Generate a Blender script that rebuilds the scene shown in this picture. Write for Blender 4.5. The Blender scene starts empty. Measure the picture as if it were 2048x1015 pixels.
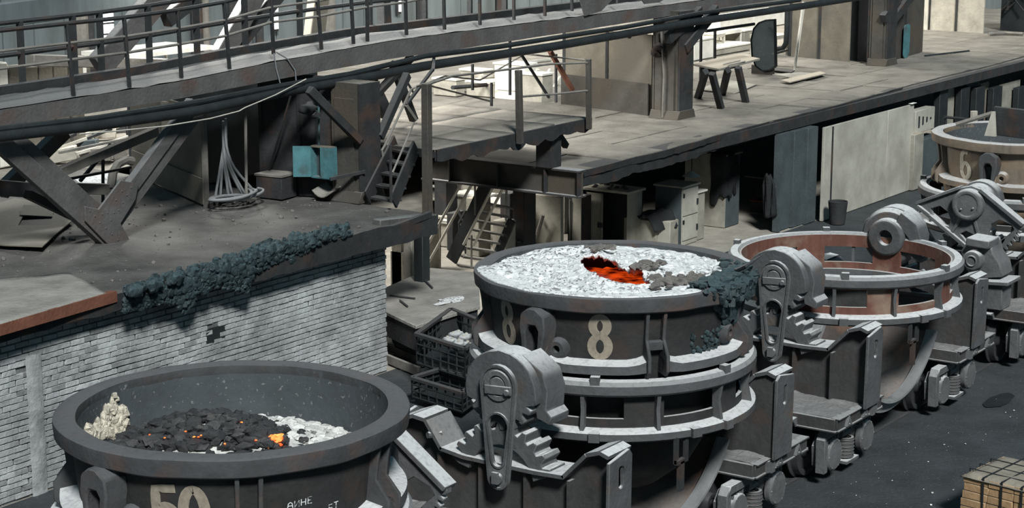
import bpy, bmesh, math, random
from math import sin, cos, pi, radians, atan2, sqrt
from mathutils import Vector, Matrix, noise
from mathutils.geometry import tessellate_polygon
random.seed(7)
S = bpy.context.scene
COL = S.collection
V = Vector

# ------------------------------------------------------------------ camera, sky, sun, exposure
FPX, CX, CY, YH = 3800.0, 1024.0, 507.5, -290.0
PITCH = math.atan((CY - YH) / FPX)
HEAD = math.atan((3708 - CX) / FPX * cos(PITCH))
fw0 = V((cos(HEAD), sin(HEAD), 0)); RT = V((sin(HEAD), -cos(HEAD), 0)); UP0 = V((0, 0, 1))
FW = fw0 * cos(PITCH) - UP0 * sin(PITCH); UP = UP0 * cos(PITCH) + fw0 * sin(PITCH)
CAM = V((-21.513, -13.1965, 9.5156))
cd = bpy.data.cameras.new('camera'); cam = bpy.data.objects.new('camera', cd); COL.objects.link(cam)
cd.sensor_width = 36.0; cd.lens = FPX * 36.0 / 2048.0; cd.clip_end = 300
m = Matrix((RT, UP, -FW)).transposed().to_4x4(); m.translation = CAM
cam.matrix_world = m
S.camera = cam

w = bpy.data.worlds.new('sky'); S.world = w; w.use_nodes = True
bg = w.node_tree.nodes['Background']
bg.inputs[0].default_value = (0.22, 0.47, 0.60, 1); bg.inputs[1].default_value = 0.26

def light(name, kind, loc, target, energy, color, **kw):
    d = bpy.data.lights.new(name, kind); d.energy = energy; d.color = color
    for k, v in kw.items(): setattr(d, k, v)
    o = bpy.data.objects.new(name, d); COL.objects.link(o); o.location = loc
    o.rotation_euler = (V(target) - V(loc)).to_track_quat('-Z', 'Y').to_euler()
    return o
light('sun', 'SUN', (-12, -12.5, 15), (0, 0, 0), 4.4, (0.97, 0.985, 0.96), angle=radians(9))
light('far_bay_skylight', 'AREA', (26, 24, 13), (26, 20, 2.5), 2200, (1.0, 0.95, 0.86), shape='RECTANGLE', size=26, size_y=6)
light('far_yard_skylight', 'AREA', (42, 22, 12), (42, 20.5, 2.5), 3800, (1.0, 0.93, 0.80), shape='RECTANGLE', size=12, size_y=5)
light('gap_skylight', 'AREA', (10.5, 18, 9), (15, 13.6, .8), 2600, (1.0, 0.96, 0.88), shape='RECTANGLE', size=4, size_y=3)
S.view_settings.view_transform = 'Standard'; S.view_settings.look = 'None'
S.view_settings.gamma = 1; S.view_settings.use_curve_mapping = False
S.view_settings.exposure = 0.0

def ray(px, py): return FW + RT * ((px - CX) / FPX) - UP * ((py - CY) / FPX)
def P(px, py, x=None, y=None, z=None):
    """world point seen at a place of the photograph, on the plane x=, y= or z= (metres)"""
    d = ray(px, py)
    if z is not None: t = (z - CAM.z) / d.z
    elif y is not None: t = (y - CAM.y) / d.y
    else: t = (x - CAM.x) / d.x
    return CAM + d * t
def proj(p):
    v = V(p) - CAM; zz = v.dot(FW)
    return CX + FPX * v.dot(RT) / zz, CY - FPX * v.dot(UP) / zz

# ------------------------------------------------------------------ materials
MATS = {}
def nn(t, kind, **kw):
    n = t.nodes.new(kind)
    for k, v in kw.items(): setattr(n, k, v)
    return n
def grime(name, base, dust=None, cover=0.8, lo=0.35, hi=0.9, var=0.35, rust=None, rusty=0.0, rough=0.8, metal=0.0,
          scale=2.5, bump=0.25, speck=0.0, streak=False, spec=0.3):
    """painted or bare surface with mottling, rust patches and settled dust on what faces up"""
    mt = bpy.data.materials.new(name); mt.use_nodes = True; t = mt.node_tree; L = t.links.new
    b = t.nodes['Principled BSDF']
    b.inputs['Roughness'].default_value = rough; b.inputs['Metallic'].default_value = metal
    b.inputs['Specular IOR Level'].default_value = spec
    g = nn(t, 'ShaderNodeNewGeometry')
    n1 = nn(t, 'ShaderNodeTexNoise'); n1.inputs['Scale'].default_value = scale; n1.inputs['Detail'].default_value = 7
    n1.inputs['Roughness'].default_value = 0.65
    if streak:
        mp = nn(t, 'ShaderNodeMapping'); mp.inputs['Scale'].default_value = (2.2, 2.2, 0.35)
        L(g.outputs['Position'], mp.inputs[0]); L(mp.outputs[0], n1.inputs['Vector'])
    else: L(g.outputs['Position'], n1.inputs['Vector'])
    mr = nn(t, 'ShaderNodeMapRange'); mr.inputs[1].default_value = 0.25; mr.inputs[2].default_value = 0.75
    mr.inputs[3].default_value = 1 - var; mr.inputs[4].default_value = 1 + var
    L(n1.outputs['Fac'], mr.inputs[0])
    mul = nn(t, 'ShaderNodeMix', data_type='RGBA', blend_type='MULTIPLY'); mul.inputs[0].default_value = 1
    mul.inputs[6].default_value = (*base, 1)
    L(mr.outputs[0], mul.inputs[7]); cur = mul.outputs[2]
    if rust:
        n2 = nn(t, 'ShaderNodeTexNoise'); n2.inputs['Scale'].default_value = scale * 0.8; n2.inputs['Detail'].default_value = 6
        ad = nn(t, 'ShaderNodeVectorMath', operation='ADD'); ad.inputs[1].default_value = (13, 7, 5)
        L(g.outputs['Position'], ad.inputs[0]); L(ad.outputs[0], n2.inputs['Vector'])
        r2 = nn(t, 'ShaderNodeMapRange'); r2.inputs[1].default_value = 0.62 - 0.4 * rusty; r2.inputs[2].default_value = 0.8 - 0.35 * rusty
        L(n2.outputs['Fac'], r2.inputs[0])
        mx = nn(t, 'ShaderNodeMix', data_type='RGBA'); L(r2.outputs[0], mx.inputs[0]); L(cur, mx.inputs[6])
        mx.inputs[7].default_value = (*rust, 1); cur = mx.outputs[2]
    if speck:
        n4 = nn(t, 'ShaderNodeTexNoise'); n4.inputs['Scale'].default_value = 22; n4.inputs['Detail'].default_value = 3
        L(g.outputs['Position'], n4.inputs['Vector'])
        r4 = nn(t, 'ShaderNodeMapRange'); r4.inputs[1].default_value = 0.64; r4.inputs[2].default_value = 0.70; r4.inputs[4].default_value = speck
        L(n4.outputs['Fac'], r4.inputs[0])
        mx = nn(t, 'ShaderNodeMix', data_type='RGBA'); L(r4.outputs[0], mx.inputs[0]); L(cur, mx.inputs[6])
        mx.inputs[7].default_value = (0.55, 0.56, 0.56, 1); cur = mx.outputs[2]
    if dust:
        sx = nn(t, 'ShaderNodeSeparateXYZ'); L(g.outputs['Normal'], sx.inputs[0])
        r3 = nn(t, 'ShaderNodeMapRange'); r3.interpolation_type = 'SMOOTHSTEP'
        r3.inputs[1].default_value = lo; r3.inputs[2].default_value = hi; r3.inputs[4].default_value = cover
        L(sx.outputs[2], r3.inputs[0])
        n3 = nn(t, 'ShaderNodeTexNoise'); n3.inputs['Scale'].default_value = 16; n3.inputs['Detail'].default_value = 6
        L(g.outputs['Position'], n3.inputs['Vector'])
        r5 = nn(t, 'ShaderNodeMapRange'); r5.inputs[1].default_value = 0.33; r5.inputs[2].default_value = 0.50; r5.inputs[3].default_value = 0.72
        L(n3.outputs['Fac'], r5.inputs[0])
        mm = nn(t, 'ShaderNodeMath', operation='MULTIPLY'); L(r3.outputs[0], mm.inputs[0]); L(r5.outputs[0], mm.inputs[1])
        mx = nn(t, 'ShaderNodeMix', data_type='RGBA'); L(mm.outputs[0], mx.inputs[0]); L(cur, mx.inputs[6])
        mx.inputs[7].default_value = (*dust, 1); cur = mx.outputs[2]
    L(cur, b.inputs['Base Color'])
    if bump:
        nb = nn(t, 'ShaderNodeTexNoise'); nb.inputs['Scale'].default_value = 14; nb.inputs['Detail'].default_value = 5
        L(g.outputs['Position'], nb.inputs['Vector'])
        bp = nn(t, 'ShaderNodeBump'); bp.inputs['Strength'].default_value = bump; bp.inputs['Distance'].default_value = 0.03
        L(nb.outputs['Fac'], bp.inputs['Height']); L(bp.outputs[0], b.inputs['Normal'])
    MATS[name] = mt
    return mt
def glow(name, c1, c2, strength, scale=6.0):
    mt = bpy.data.materials.new(name); mt.use_nodes = True; t = mt.node_tree; L = t.links.new
    b = t.nodes['Principled BSDF']; b.inputs['Base Color'].default_value = (0.03, 0.01, 0.01, 1); b.inputs['Roughness'].default_value = .7
    g = nn(t, 'ShaderNodeNewGeometry'); n = nn(t, 'ShaderNodeTexNoise'); n.inputs['Scale'].default_value = scale; n.inputs['Detail'].default_value = 5
    L(g.outputs['Position'], n.inputs['Vector'])
    r = nn(t, 'ShaderNodeValToRGB'); r.color_ramp.elements[0].position = 0.42; r.color_ramp.elements[0].color = (*c1, 1)
    r.color_ramp.elements[1].position = 0.66; r.color_ramp.elements[1].color = (*c2, 1)
    L(n.outputs['Fac'], r.inputs[0]); L(r.outputs[0], b.inputs['Emission Color']); b.inputs['Emission Strength'].default_value = strength
    MATS[name] = mt; return mt

DUST = (0.55, 0.56, 0.57)
M = MATS
grime('pot_iron', (0.024, 0.0245, 0.025), DUST, 0.9, 0.5, 0.95, 0.4, (0.042, 0.031, 0.026), 0.2, metal=.0, bump=.35, scale=3)
grime('rim_iron', (0.052, 0.054, 0.057), (0.12, 0.125, 0.135), 0.6, 0.4, 0.95, 0.35, (0.085, 0.055, 0.045), 0.25, bump=.35)
grime('pot_old', (0.15, 0.125, 0.10), DUST, 0.7, 0.4, 0.95, 0.35, (0.20, 0.15, 0.105), 0.5, streak=True)
grime('inner_grey', (0.055, 0.064, 0.07), None, var=.2, speck=.22, bump=.3)
grime('cast_iron', (0.074, 0.077, 0.081), (0.60, 0.61, 0.62), 0.95, 0.42, 0.98, 0.3, (0.10, 0.075, 0.06), 0.12, bump=.4)
grime('car_steel', (0.045, 0.045, 0.046), (0.36, 0.365, 0.37), 0.85, 0.3, 0.9, 0.4, (0.06, 0.043, 0.036), 0.25, bump=.3)
grime('rust_ring', (0.115, 0.05, 0.037), (0.50, 0.48, 0.46), 0.95, 0.35, 0.85, 0.35, (0.20, 0.145, 0.11), 0.3, streak=True)
grime('deck_dirt', (0.10, 0.10, 0.10), (0.22, 0.22, 0.22), 0.8, 0.7, 1.0, 0.5, bump=.8, speck=.35, scale=5)
grime('wheel_iron', (0.05, 0.053, 0.057), (0.14, 0.14, 0.15), 0.5, rough=.45, metal=.3, bump=.1)
grime('bogie_iron', (0.098, 0.101, 0.105), (0.58, 0.59, 0.60), 0.9, 0.4, 0.95, 0.3, bump=.4)
grime('number_paint', (0.25, 0.215, 0.17), None, var=.3, scale=14, bump=.1)
grime('slag_white', (0.70, 0.72, 0.73), None, var=.12, scale=5, bump=.6, rough=.9)
grime('slag_dark', (0.035, 0.035, 0.037), None, var=.6, scale=14, bump=.8)
grime('slag_grey', (0.14, 0.13, 0.122), None, var=.5, scale=9, bump=.9)
grime('cinder', (0.028, 0.029, 0.031), (0.06, 0.06, 0.062), 0.5, var=.5, scale=9, bump=.8, rough=.6)
grime('tar', (0.025, 0.04, 0.046), (0.06, 0.095, 0.105), 0.6, var=.6, scale=9, bump=.9, rough=.65)
grime('ash', (0.62, 0.62, 0.60), None, var=.35, scale=9, bump=1.0)
grime('splash', (0.50, 0.46, 0.38), None, var=.6, scale=14, bump=1.0)
glow('molten', (0.05, 0.0015, 0.0005), (1.0, 0.085, 0.006), 0.75, 5)
glow('ember', (0.8, 0.05, 0.005), (1.0, 0.35, 0.08), 3.0, 9)
grime('yard_floor', (0.043, 0.049, 0.053), None, var=.35, scale=1.2, speck=.12, bump=.5, rough=.75)
grime('bay_floor', (0.30, 0.28, 0.245), None, var=.3, scale=2, speck=.1, bump=.5)
grime('platform_dirt', (0.092, 0.09, 0.086), None, var=.55, scale=1.0, speck=.10, bump=.9)
grime('platform_plate', (0.18, 0.168, 0.148), None, var=.45, scale=1.1, speck=.12, bump=.6)
grime('light_plate', (0.26, 0.25, 0.23), None, var=.4, scale=1.6, bump=.7)
grime('brick', (0.33, 0.345, 0.35), None, var=.6, scale=1.6, bump=.6)
grime('mortar', (0.13, 0.134, 0.138), None, var=.7, scale=3, bump=.5)
grime('dark_steel', (0.028, 0.030, 0.032), (0.10, 0.10, 0.10), 0.7, var=.4, rust=(0.06, 0.037, 0.028), rusty=.2, bump=.3)
grime('beam_grey', (0.088, 0.086, 0.085), (0.165, 0.17, 0.172), 0.9, 0.3, 0.8, 0.35, (0.10, 0.066, 0.055), 0.2, bump=.4, scale=1.6)
grime('rust_edge', (0.16, 0.065, 0.042), None, var=.3, bump=.4)
grime('column_steel', (0.058, 0.055, 0.05), (0.16, 0.155, 0.14), 0.6, var=.45, rust=(0.075, 0.062, 0.048), rusty=.4, bump=.3, scale=1.2)
grime('sheet_tan', (0.155, 0.14, 0.112), (0.22, 0.21, 0.19), 0.6, var=.45, rust=(0.11, 0.10, 0.085), rusty=.35, scale=.8, bump=.3)
grime('panel_cream', (0.37, 0.36, 0.315), None, var=.3, scale=1.0, rust=(0.27, 0.26, 0.22), rusty=.2, bump=.15)
grime('locker_grey', (0.25, 0.24, 0.205), (0.42, 0.37, 0.30), 0.8, var=.35, scale=2, bump=.2)
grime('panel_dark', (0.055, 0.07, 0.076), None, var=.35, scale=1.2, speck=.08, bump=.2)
grime('teal_paint', (0.06, 0.165, 0.185), (0.18, 0.2, 0.2), 0.6, var=.4, scale=3, rust=(0.06, 0.07, 0.07), rusty=.2, bump=.2)
grime('pipe_light', (0.45, 0.43, 0.38), None, var=.3, bump=.1, rough=.5)
grime('pipe_dull', (0.16, 0.15, 0.135), (0.28, 0.27, 0.25), .6, var=.4, bump=.2)
grime('black_paint', (0.018, 0.022, 0.024), None, var=.4, bump=.2, rough=.6)
grime('cloth_black', (0.016, 0.018, 0.02), None, var=.4, bump=.5, rough=.95)
grime('red_paint', (0.17, 0.052, 0.028), None, var=.4, bump=.2)
grime('machine', (0.34, 0.32, 0.275), (0.6, 0.57, 0.50), .8, var=.35, scale=2, bump=.3)
grime('pale', (0.70, 0.68, 0.62), None, var=.2, scale=3, bump=.2)
grime('hall_wall', (0.105, 0.125, 0.132), None, var=.35, scale=.7, bump=.1, streak=True)
grime('cable_grey', (0.20, 0.21, 0.22), None, var=.2, bump=0)
grime('brick_tan', (0.36, 0.23, 0.125), (0.38, 0.30, 0.215), .8, var=.22, scale=6, bump=.3)
grime('strap', (0.02, 0.022, 0.024), None, bump=0, rough=.5)
grime('flange_grey', (0.19, 0.195, 0.20), None, var=.25, bump=.2)
grime('brick_grey', (0.26, 0.27, 0.275), None, var=.5, scale=2.2, bump=.6)
grime('number_pale', (0.42, 0.38, 0.31), None, var=.3, scale=14, bump=.1)
grime('paper', (0.25, 0.225, 0.185), None, var=.25, scale=5, bump=.4)
def daylight():
    mt = bpy.data.materials.new('daylight_glass'); mt.use_nodes = True
    b = mt.node_tree.nodes['Principled BSDF']; b.inputs['Base Color'].default_value = (.8, .8, .8, 1)
    b.inputs['Emission Color'].default_value = (1, .97, .92, 1); b.inputs['Emission Strength'].default_value = 1.3
    MATS['daylight'] = mt
daylight()

# ------------------------------------------------------------------ mesh builder
class MB:
    def __init__(s): s.v = []; s.f = []
    def add(s, vs, fs):
        o = len(s.v); s.v += [V(p) for p in vs]; s.f += [tuple(i + o for i in f) for f in fs]; return s
    def box(s, c, d, rz=0, rx=0, ry=0):
        mt = Matrix.Rotation(rz, 3, 'Z') @ Matrix.Rotation(ry, 3, 'Y') @ Matrix.Rotation(rx, 3, 'X')
        vs = [V(c) + mt @ V((sx * d[0] / 2, sy * d[1] / 2, sz * d[2] / 2)) for sx in (-1, 1) for sy in (-1, 1) for sz in (-1, 1)]
        return s.add(vs, [(0, 1, 3, 2), (4, 6, 7, 5), (0, 4, 5, 1), (2, 3, 7, 6), (0, 2, 6, 4), (1, 5, 7, 3)])
    def span(s, a, b):
        a, b = V(a), V(b)
        return s.box((a + b) / 2, [abs(x) for x in (b - a)])
    def bar(s, p0, p1, w, h, up=(0, 0, 1)):
        """bar of section w (sideways) x h (along up) from p0 to p1"""
        p0, p1 = V(p0), V(p1); d = (p1 - p0).normalized(); u = V(up)
        sd = d.cross(u)
        if sd.length < 1e-4: sd = d.cross(V((1, 0, 0)))
        sd.normalize(); u = sd.cross(d).normalized()
        vs = [p + sd * (a * w / 2) + u * (b * h / 2) for p in (p0, p1) for a, b in ((-1, -1), (1, -1), (1, 1), (-1, 1))]
        return s.add(vs, [(3, 2, 1, 0), (4, 5, 6, 7), (0, 1, 5, 4), (1, 2, 6, 5), (2, 3, 7, 6), (3, 0, 4, 7)])
    def tube(s, pts, r, n=8):
        pts = [V(p) for p in pts]; vs = []; fs = []; k = len(pts); prev = None
        for i, p in enumerate(pts):
            t = (pts[min(i + 1, k - 1)] - pts[max(i - 1, 0)]).normalized()
            if prev is None:
                a = t.cross(V((0, 0, 1)))
                if a.length < .05: a = t.cross(V((1, 0, 0)))
            else: a = prev - t * prev.dot(t)
            a.normalize(); prev = a; b = t.cross(a)
            rr = r[i] if isinstance(r, (list, tuple)) else r
            vs += [p + (a * cos(2 * pi * j / n) + b * sin(2 * pi * j / n)) * rr for j in range(n)]
        for i in range(k - 1):
            for j in range(n):
                fs.append((i * n + j, i * n + (j + 1) % n, (i + 1) * n + (j + 1) % n, (i + 1) * n + j))
        fs += [tuple(range(n - 1, -1, -1)), tuple((k - 1) * n + j for j in range(n))]
        return s.add(vs, fs)
    def lathe(s, prof, c=(0, 0, 0), axis='z', a0=0, a1=360, n=48, closed=True):
        """profile of (radius, height) swept about an axis; closed profile = solid of revolution"""
        c = V(c); full = abs(a1 - a0) >= 359.9; k = len(prof); m_ = n if full else n + 1; vs = []; fs = []
        for i in range(m_):
            a = radians(a0 + (a1 - a0) * i / n); ca, sa = cos(a), sin(a)
            for r, h in prof:
                if axis == 'z': vs.append(c + V((r * ca, r * sa, h)))
                elif axis == 'x': vs.append(c + V((h, r * ca, r * sa)))
                else: vs.append(c + V((r * ca, h, r * sa)))
        kk = k if closed else k - 1
        for i in range(n):
            i2 = (i + 1) % m_
            for j in range(kk):
                j2 = (j + 1) % k
                fs.append((i * k + j, i * k + j2, i2 * k + j2, i2 * k + j))
        if not full and closed:
            fs += [tuple(range(k)), tuple((m_ - 1) * k + j for j in range(k - 1, -1, -1))]
        return s.add(vs, fs)
    def arc(s, c, r0, r1, z0, z1, a0, a1, n=12):
        return s.lathe([(r0, z0), (r1, z0), (r1, z1), (r0, z1)], c, 'z', a0, a1, n)
    def prism(s, outer, fn, d, holes=()):
        """2-D outline (with holes) mapped by fn(u,v) and thickened by the vector d"""
        loops = [list(outer)] + [list(h) for h in holes]; d = V(d)
        flat = [p for l in loops for p in l]; n = len(flat)
        tris = tessellate_polygon([[V((p[0], p[1], 0)) for p in l] for l in loops])
        vs = [V(fn(*p)) for p in flat]; vs = vs + [p + d for p in vs]
        fs = [tuple(t) for t in tris] + [tuple(i + n for i in reversed(t)) for t in tris]
        o = 0
        for l in loops:
            k = len(l)
            for i in range(k):
                a, b = o + i, o + (i + 1) % k
                fs.append((a, b, b + n, a + n))
            o += k
        return s.add(vs, fs)
    def blob(s, c, r, sq=(1, 1, 1), seed=0, amp=.3, sub=1, fr=2.0):
        bm = bmesh.new(); bmesh.ops.create_icosphere(bm, subdivisions=sub, radius=1)
        vs = []
        for v in bm.verts:
            k = 1 + amp * noise.noise(v.co * fr + V((seed * 3.7, seed * 1.3, seed * .7)))
            vs.append(V(c) + V((v.co.x * sq[0], v.co.y * sq[1], v.co.z * sq[2])) * (r * k))
        fs = [tuple(x.index for x in f.verts) for f in bm.faces]; bm.free()
        return s.add(vs, fs)
    def grid(s, nx, ny, fn):
        vs = [fn(i / nx, j / ny) for i in range(nx + 1) for j in range(ny + 1)]; q = ny + 1
        return s.add(vs, [(i * q + j, (i + 1) * q + j, (i + 1) * q + j + 1, i * q + j + 1) for i in range(nx) for j in range(ny)])

def wloc(o):
    p = V((0, 0, 0))
    while o: p += o.location; o = o.parent
    return p
def obj(name, mb, mat, parent=None, bev=0, smooth=True, fix=True, label=None):
    me = bpy.data.meshes.new(name)
    base = wloc(parent) if parent else None
    if base is None:
        xs = [p.x for p in mb.v]; ys = [p.y for p in mb.v]; zs = [p.z for p in mb.v]
        base = V(((min(xs) + max(xs)) / 2, (min(ys) + max(ys)) / 2, min(zs)))
    off = V((0, 0, 0))
    me.from_pydata([p - base for p in mb.v], [], mb.f)
    if fix:
        bm = bmesh.new(); bm.from_mesh(me); bmesh.ops.recalc_face_normals(bm, faces=bm.faces); bm.to_mesh(me); bm.free()
    if smooth:
        me.shade_smooth(); me.set_sharp_from_angle(angle=radians(38))
    me.materials.append(M[mat] if isinstance(mat, str) else mat)
    o = bpy.data.objects.new(name, me); COL.objects.link(o)
    if parent: o.parent = parent
    else: o.location = base
    if bev:
        md = o.modifiers.new('bevel', 'BEVEL'); md.width = bev; md.segments = 1; md.limit_method = 'ANGLE'; md.angle_limit = radians(40)
    if label: o['label'] = label
    return o
def thing(name, label, cat, loc, group=None):
    o = bpy.data.objects.new(name, None); COL.objects.link(o); o.location = loc; o.empty_display_size = .2
    o['label'] = label; o['category'] = cat
    if group: o['group'] = group
    return o
def tag(o, label, cat, group=None, kind=None):
    o['label'] = label; o['category'] = cat
    if group: o['group'] = group
    if kind: o['kind'] = kind
    return o
def struct(o): o['kind'] = 'structure'; return o
def srcopy(src, loc, rot=None, parent=None, scale=None):
    c = src.copy(); COL.objects.link(c); c.location = loc
    if rot: c.rotation_euler = rot
    if scale: c.scale = scale
    if parent: c.parent = parent
    return c
def nz(x, y, z=0.0, s=1.0): return noise.noise(V((x * s, y * s, z * s)))
def rrect(u0, v0, u1, v1, r, n=5):
    pts = []
    for cx, cy, a in ((u1 - r, v1 - r, 0), (u0 + r, v1 - r, 90), (u0 + r, v0 + r, 180), (u1 - r, v0 + r, 270)):
        for i in range(n + 1):
            t = radians(a + 90 * i / n); pts.append((cx + r * cos(t), cy + r * sin(t)))
    return pts
def gear_outline(rr, rt, teeth, a0=0, a1=360, duty=.5):
    """toothed arc outline from a0 to a1 (degrees), root radius rr, tip radius rt"""
    pts = []; st = (a1 - a0) / teeth
    for i in range(teeth):
        a = a0 + i * st
        for f, r in ((0, rr), (.18, rt), (.18 + duty * .7, rt), (.36 + duty * .7, rr)):
            t = radians(a + f * st); pts.append((r * cos(t), r * sin(t)))
    return pts
# ------------------------------------------------------------------ the setting: yard floor, platforms, brick wall
ZP = 2.9       # top of the casting platforms
WY = 8.41      # face of the brick wall
mb = MB()
mb.grid(168, 48, lambda u, v: (lambda x, y: V((x, y, 0.012 * nz(x, y, 1, .8) - .29 * min(1, max(0, (-3.4 - x) / 2)) * min(1, max(0, (3.6 - abs(y)) / 1.2)))))(-24 + 84 * u, -16 + 24.4 * v))
struct(obj('floor', mb, 'yard_floor', fix=False))
mb = MB().grid(60, 30, lambda u, v: V((-24 + 84 * u, 8.4 + 26 * v, 0.0 + 0.02 * nz(-24 + 84 * u, 26 * v, 2, .9))))
struct(obj('floor_bay', mb, 'bay_floor', fix=False))
for y in (-.76, .76):
    mb = MB().span((-3.4, y - .035, -.02), (60, y + .035, .012)).bar((-5.4, y, -.294), (-3.4, y, -.004), .07, .03).span((-24, y + .0 - .035, -.31), (-5.4, y + .035, -.278))
    r = struct(obj('rail', mb, 'wheel_iron')); r['label'] = 'dark rail sunk in the yard floor under the slag cars'
# brick wall: mortar core, bricks as pieces
core = MB().span((-24, WY + .02, 0), (5.62, WY + .6, 2.66))
wall = struct(obj('wall_left', core, 'mortar'))
BL, BH = .272, .0925
cand = []
nrow = int(2.64 / BH)
random.seed(11)
for i in range(nrow):
    for k in range(int(10.4 / BL)):
        z = .03 + i * BH + .022 * nz(k * .13, i * .16, 3)
        x0 = -4.75 + k * BL + (BL / 2 if i % 2 else 0) + .03 * random.random()
        x1 = x0 + BL - .014
        if x1 > 5.62: x1 = 5.62
        if x1 - x0 < .06: continue
        px, py = proj(((x0 + x1) / 2, WY, z + BH / 2))
        if px < -30: continue
        if abs(x0 - .93) < .16 and 1.55 < z < 1.85: continue     # hole in the wall
        n_ = noise.noise(V((x0 * .9, z * 1.3, 4)))
        if n_ > .62: continue
        ex, ey = (px - 466) / 356, (py - 817) / 102
        hid = (ex * ex + ey * ey < 1) or (py > 817 and abs(ex) < 1)
        jut = .004 + .016 * random.random() ** 2 + .014 * noise.noise(V((x0 * .8, z * .8, 9)))
        cand.append((hid, (V((x0, WY, z)) - CAM).length, x0, x1, z, jut))
cand.sort()
src = None
rest = MB()
def brick_mesh(seed):
    rnd = random.Random(seed); bm_ = MB(); j = lambda s: (rnd.random() - .5) * s
    a = [V((-.5 + j(.05), -.55, j(.10))), V((.5 + j(.05), -.55, j(.10))), V((.5 + j(.05), -.55, 1 + j(.10))), V((-.5 + j(.05), -.55, 1 + j(.10)))]
    f = [V((p.x * .96, -1 + j(.12), .5 + (p.z - .5) * .86)) for p in a]
    bk = [p + V((0, 2, 0)) for p in a]
    return bm_.add(bk + a + f, [(0, 1, 5, 4), (1, 2, 6, 5), (2, 3, 7, 6), (3, 0, 4, 7), (4, 5, 9, 8), (5, 6, 10, 9), (6, 7, 11, 10), (7, 4, 8, 11), (8, 9, 10, 11)])
bms = []
for k in range(7):
    q_ = brick_mesh(k); me = bpy.data.meshes.new('brick'); me.from_pydata(q_.v, [], q_.f); me.materials.append(M['brick' if k < 5 else 'brick_grey']); bms.append(me)
for idx, (hid, dist, x0, x1, z, jut) in enumerate(cand):
    if idx < 300 and not hid:
        o = bpy.data.objects.new('brick', bms[(idx * 7 + idx // 5) % 7 if nz(x0 * .5, z * .7, 2) > -.05 else idx % 5]); COL.objects.link(o); o.parent = wall
        o.location = V(((x0 + x1) / 2, WY + .02, z)) - wall.location
        o.scale = (x1 - x0, jut + .022, BH - .014)
    else:
        b_ = brick_mesh(idx % 9)
        rest.add([V(((x0 + x1) / 2 + p.x * (x1 - x0), WY + .02 + p.y * (jut + .022), z + p.z * (BH - .014))) for p in b_.v], b_.f)
o = obj('brickwork', rest, 'brick', wall); o['kind'] = 'stuff'
# plastered pilaster on the brick wall
px_ = P(65, 800, y=WY).x
mb = MB().grid(4, 24, lambda u, v: V((px_ - .12 + .3 * u, WY - .035 - .02 * nz(u * 3, v * 9) - .02 * sin(pi * u), 2.2 * v)))
obj('render_strip', mb, 'brick', wall)
# black slab painted as the shade inside a broken pocket of the wall
mb = MB().span((.80, WY + .0, 1.55), (1.28, WY + .05, 1.80))
obj('pocket_shade', mb, 'black_paint', wall, label='black slab painted as the shade in a hole of the brickwork')

# left platform: slab with dirt floor
def dirt(x, y): return ZP + .03 * nz(x, y, 0, .9) + .015 * nz(x, y, 5, 3.5) - .02
slab = MB().span((-24, WY - .28, ZP - .30), (6.75, 18, ZP - .06))
slabo = struct(obj('platform_slab', slab, 'dark_steel'))
def edge_y(x): return 8.0 + .06 * nz(x, 1, 3, 1.3) + (.10 if x < 1.2 else 0.02)
mb = MB().grid(150, 60, lambda u, v: (lambda x: (lambda y: V((x, y, dirt(x, y) + (.10 * max(0, 1 - ((x - 1.0) ** 2 + (y - 10.9) ** 2) / .8)) )))(edge_y(x) + (18 - edge_y(x)) * v ** 1.3))(-12 + 18.7 * u))
struct(obj('floor_platform_left', mb, 'platform_dirt', fix=False))
mb = MB()                                             # ragged lip under the dirt, hung deeper to widen the shade below the ledge
N = 120
for k in range(N):
    xa, xb = -12 + 18.7 * k / N, -12 + 18.7 * (k + 1) / N
    za, zb = [ZP - .30 - .05 * nz(q_, 3, 1, 2) - .10 * (q_ > 1.4) for q_ in (xa, xb)]
    ya, yb = edge_y(xa), edge_y(xb); ta, tb = dirt(xa, ya), dirt(xb, yb)
    mb.add([(xa, ya, ta), (xb, yb, tb), (xb, yb + .02, zb), (xa, ya + .02, za), (xb, WY + .1, zb), (xa, WY + .1, za)], [(0, 1, 2, 3), (3, 2, 4, 5)])
struct(obj('trim_1', mb, 'dark_steel', fix=False))
# corner sheet, coloured pale for the lit patch there, with its rusty edge channel
a, b, c, d = P(-60, 665, z=ZP + .03), P(212, 585, z=ZP + .03), P(140, 545, z=ZP + .03), P(-60, 562, z=ZP + .03)
mb = MB().grid(24, 10, lambda u, v: (lambda p: p + V((0, 0, .02 * nz(p.x, p.y, 2, 3))))((a.lerp(b, u)).lerp(d.lerp(c, u), v)))
o = tag(obj('floor_sheet', mb, 'light_plate', fix=False), 'worn steel sheet on the near left platform corner, coloured pale as a lit patch', 'sheet')
o.modifiers.new('t', 'SOLIDIFY').thickness = .03
a, b = P(-60, 676, z=ZP - .06), P(232, 592, z=ZP - .06)
mb = MB().bar(a, b, .05, .17)
mb.bar(a + V((0, .06, .07)), b + V((0, .06, .07)), .12, .02); mb.bar(a + V((0, .06, -.08)), b + V((0, .06, -.08)), .12, .02)
tag(obj('edge_channel', mb, 'rust_edge'), 'rust red channel iron along the near left platform edge', 'channel')

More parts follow.
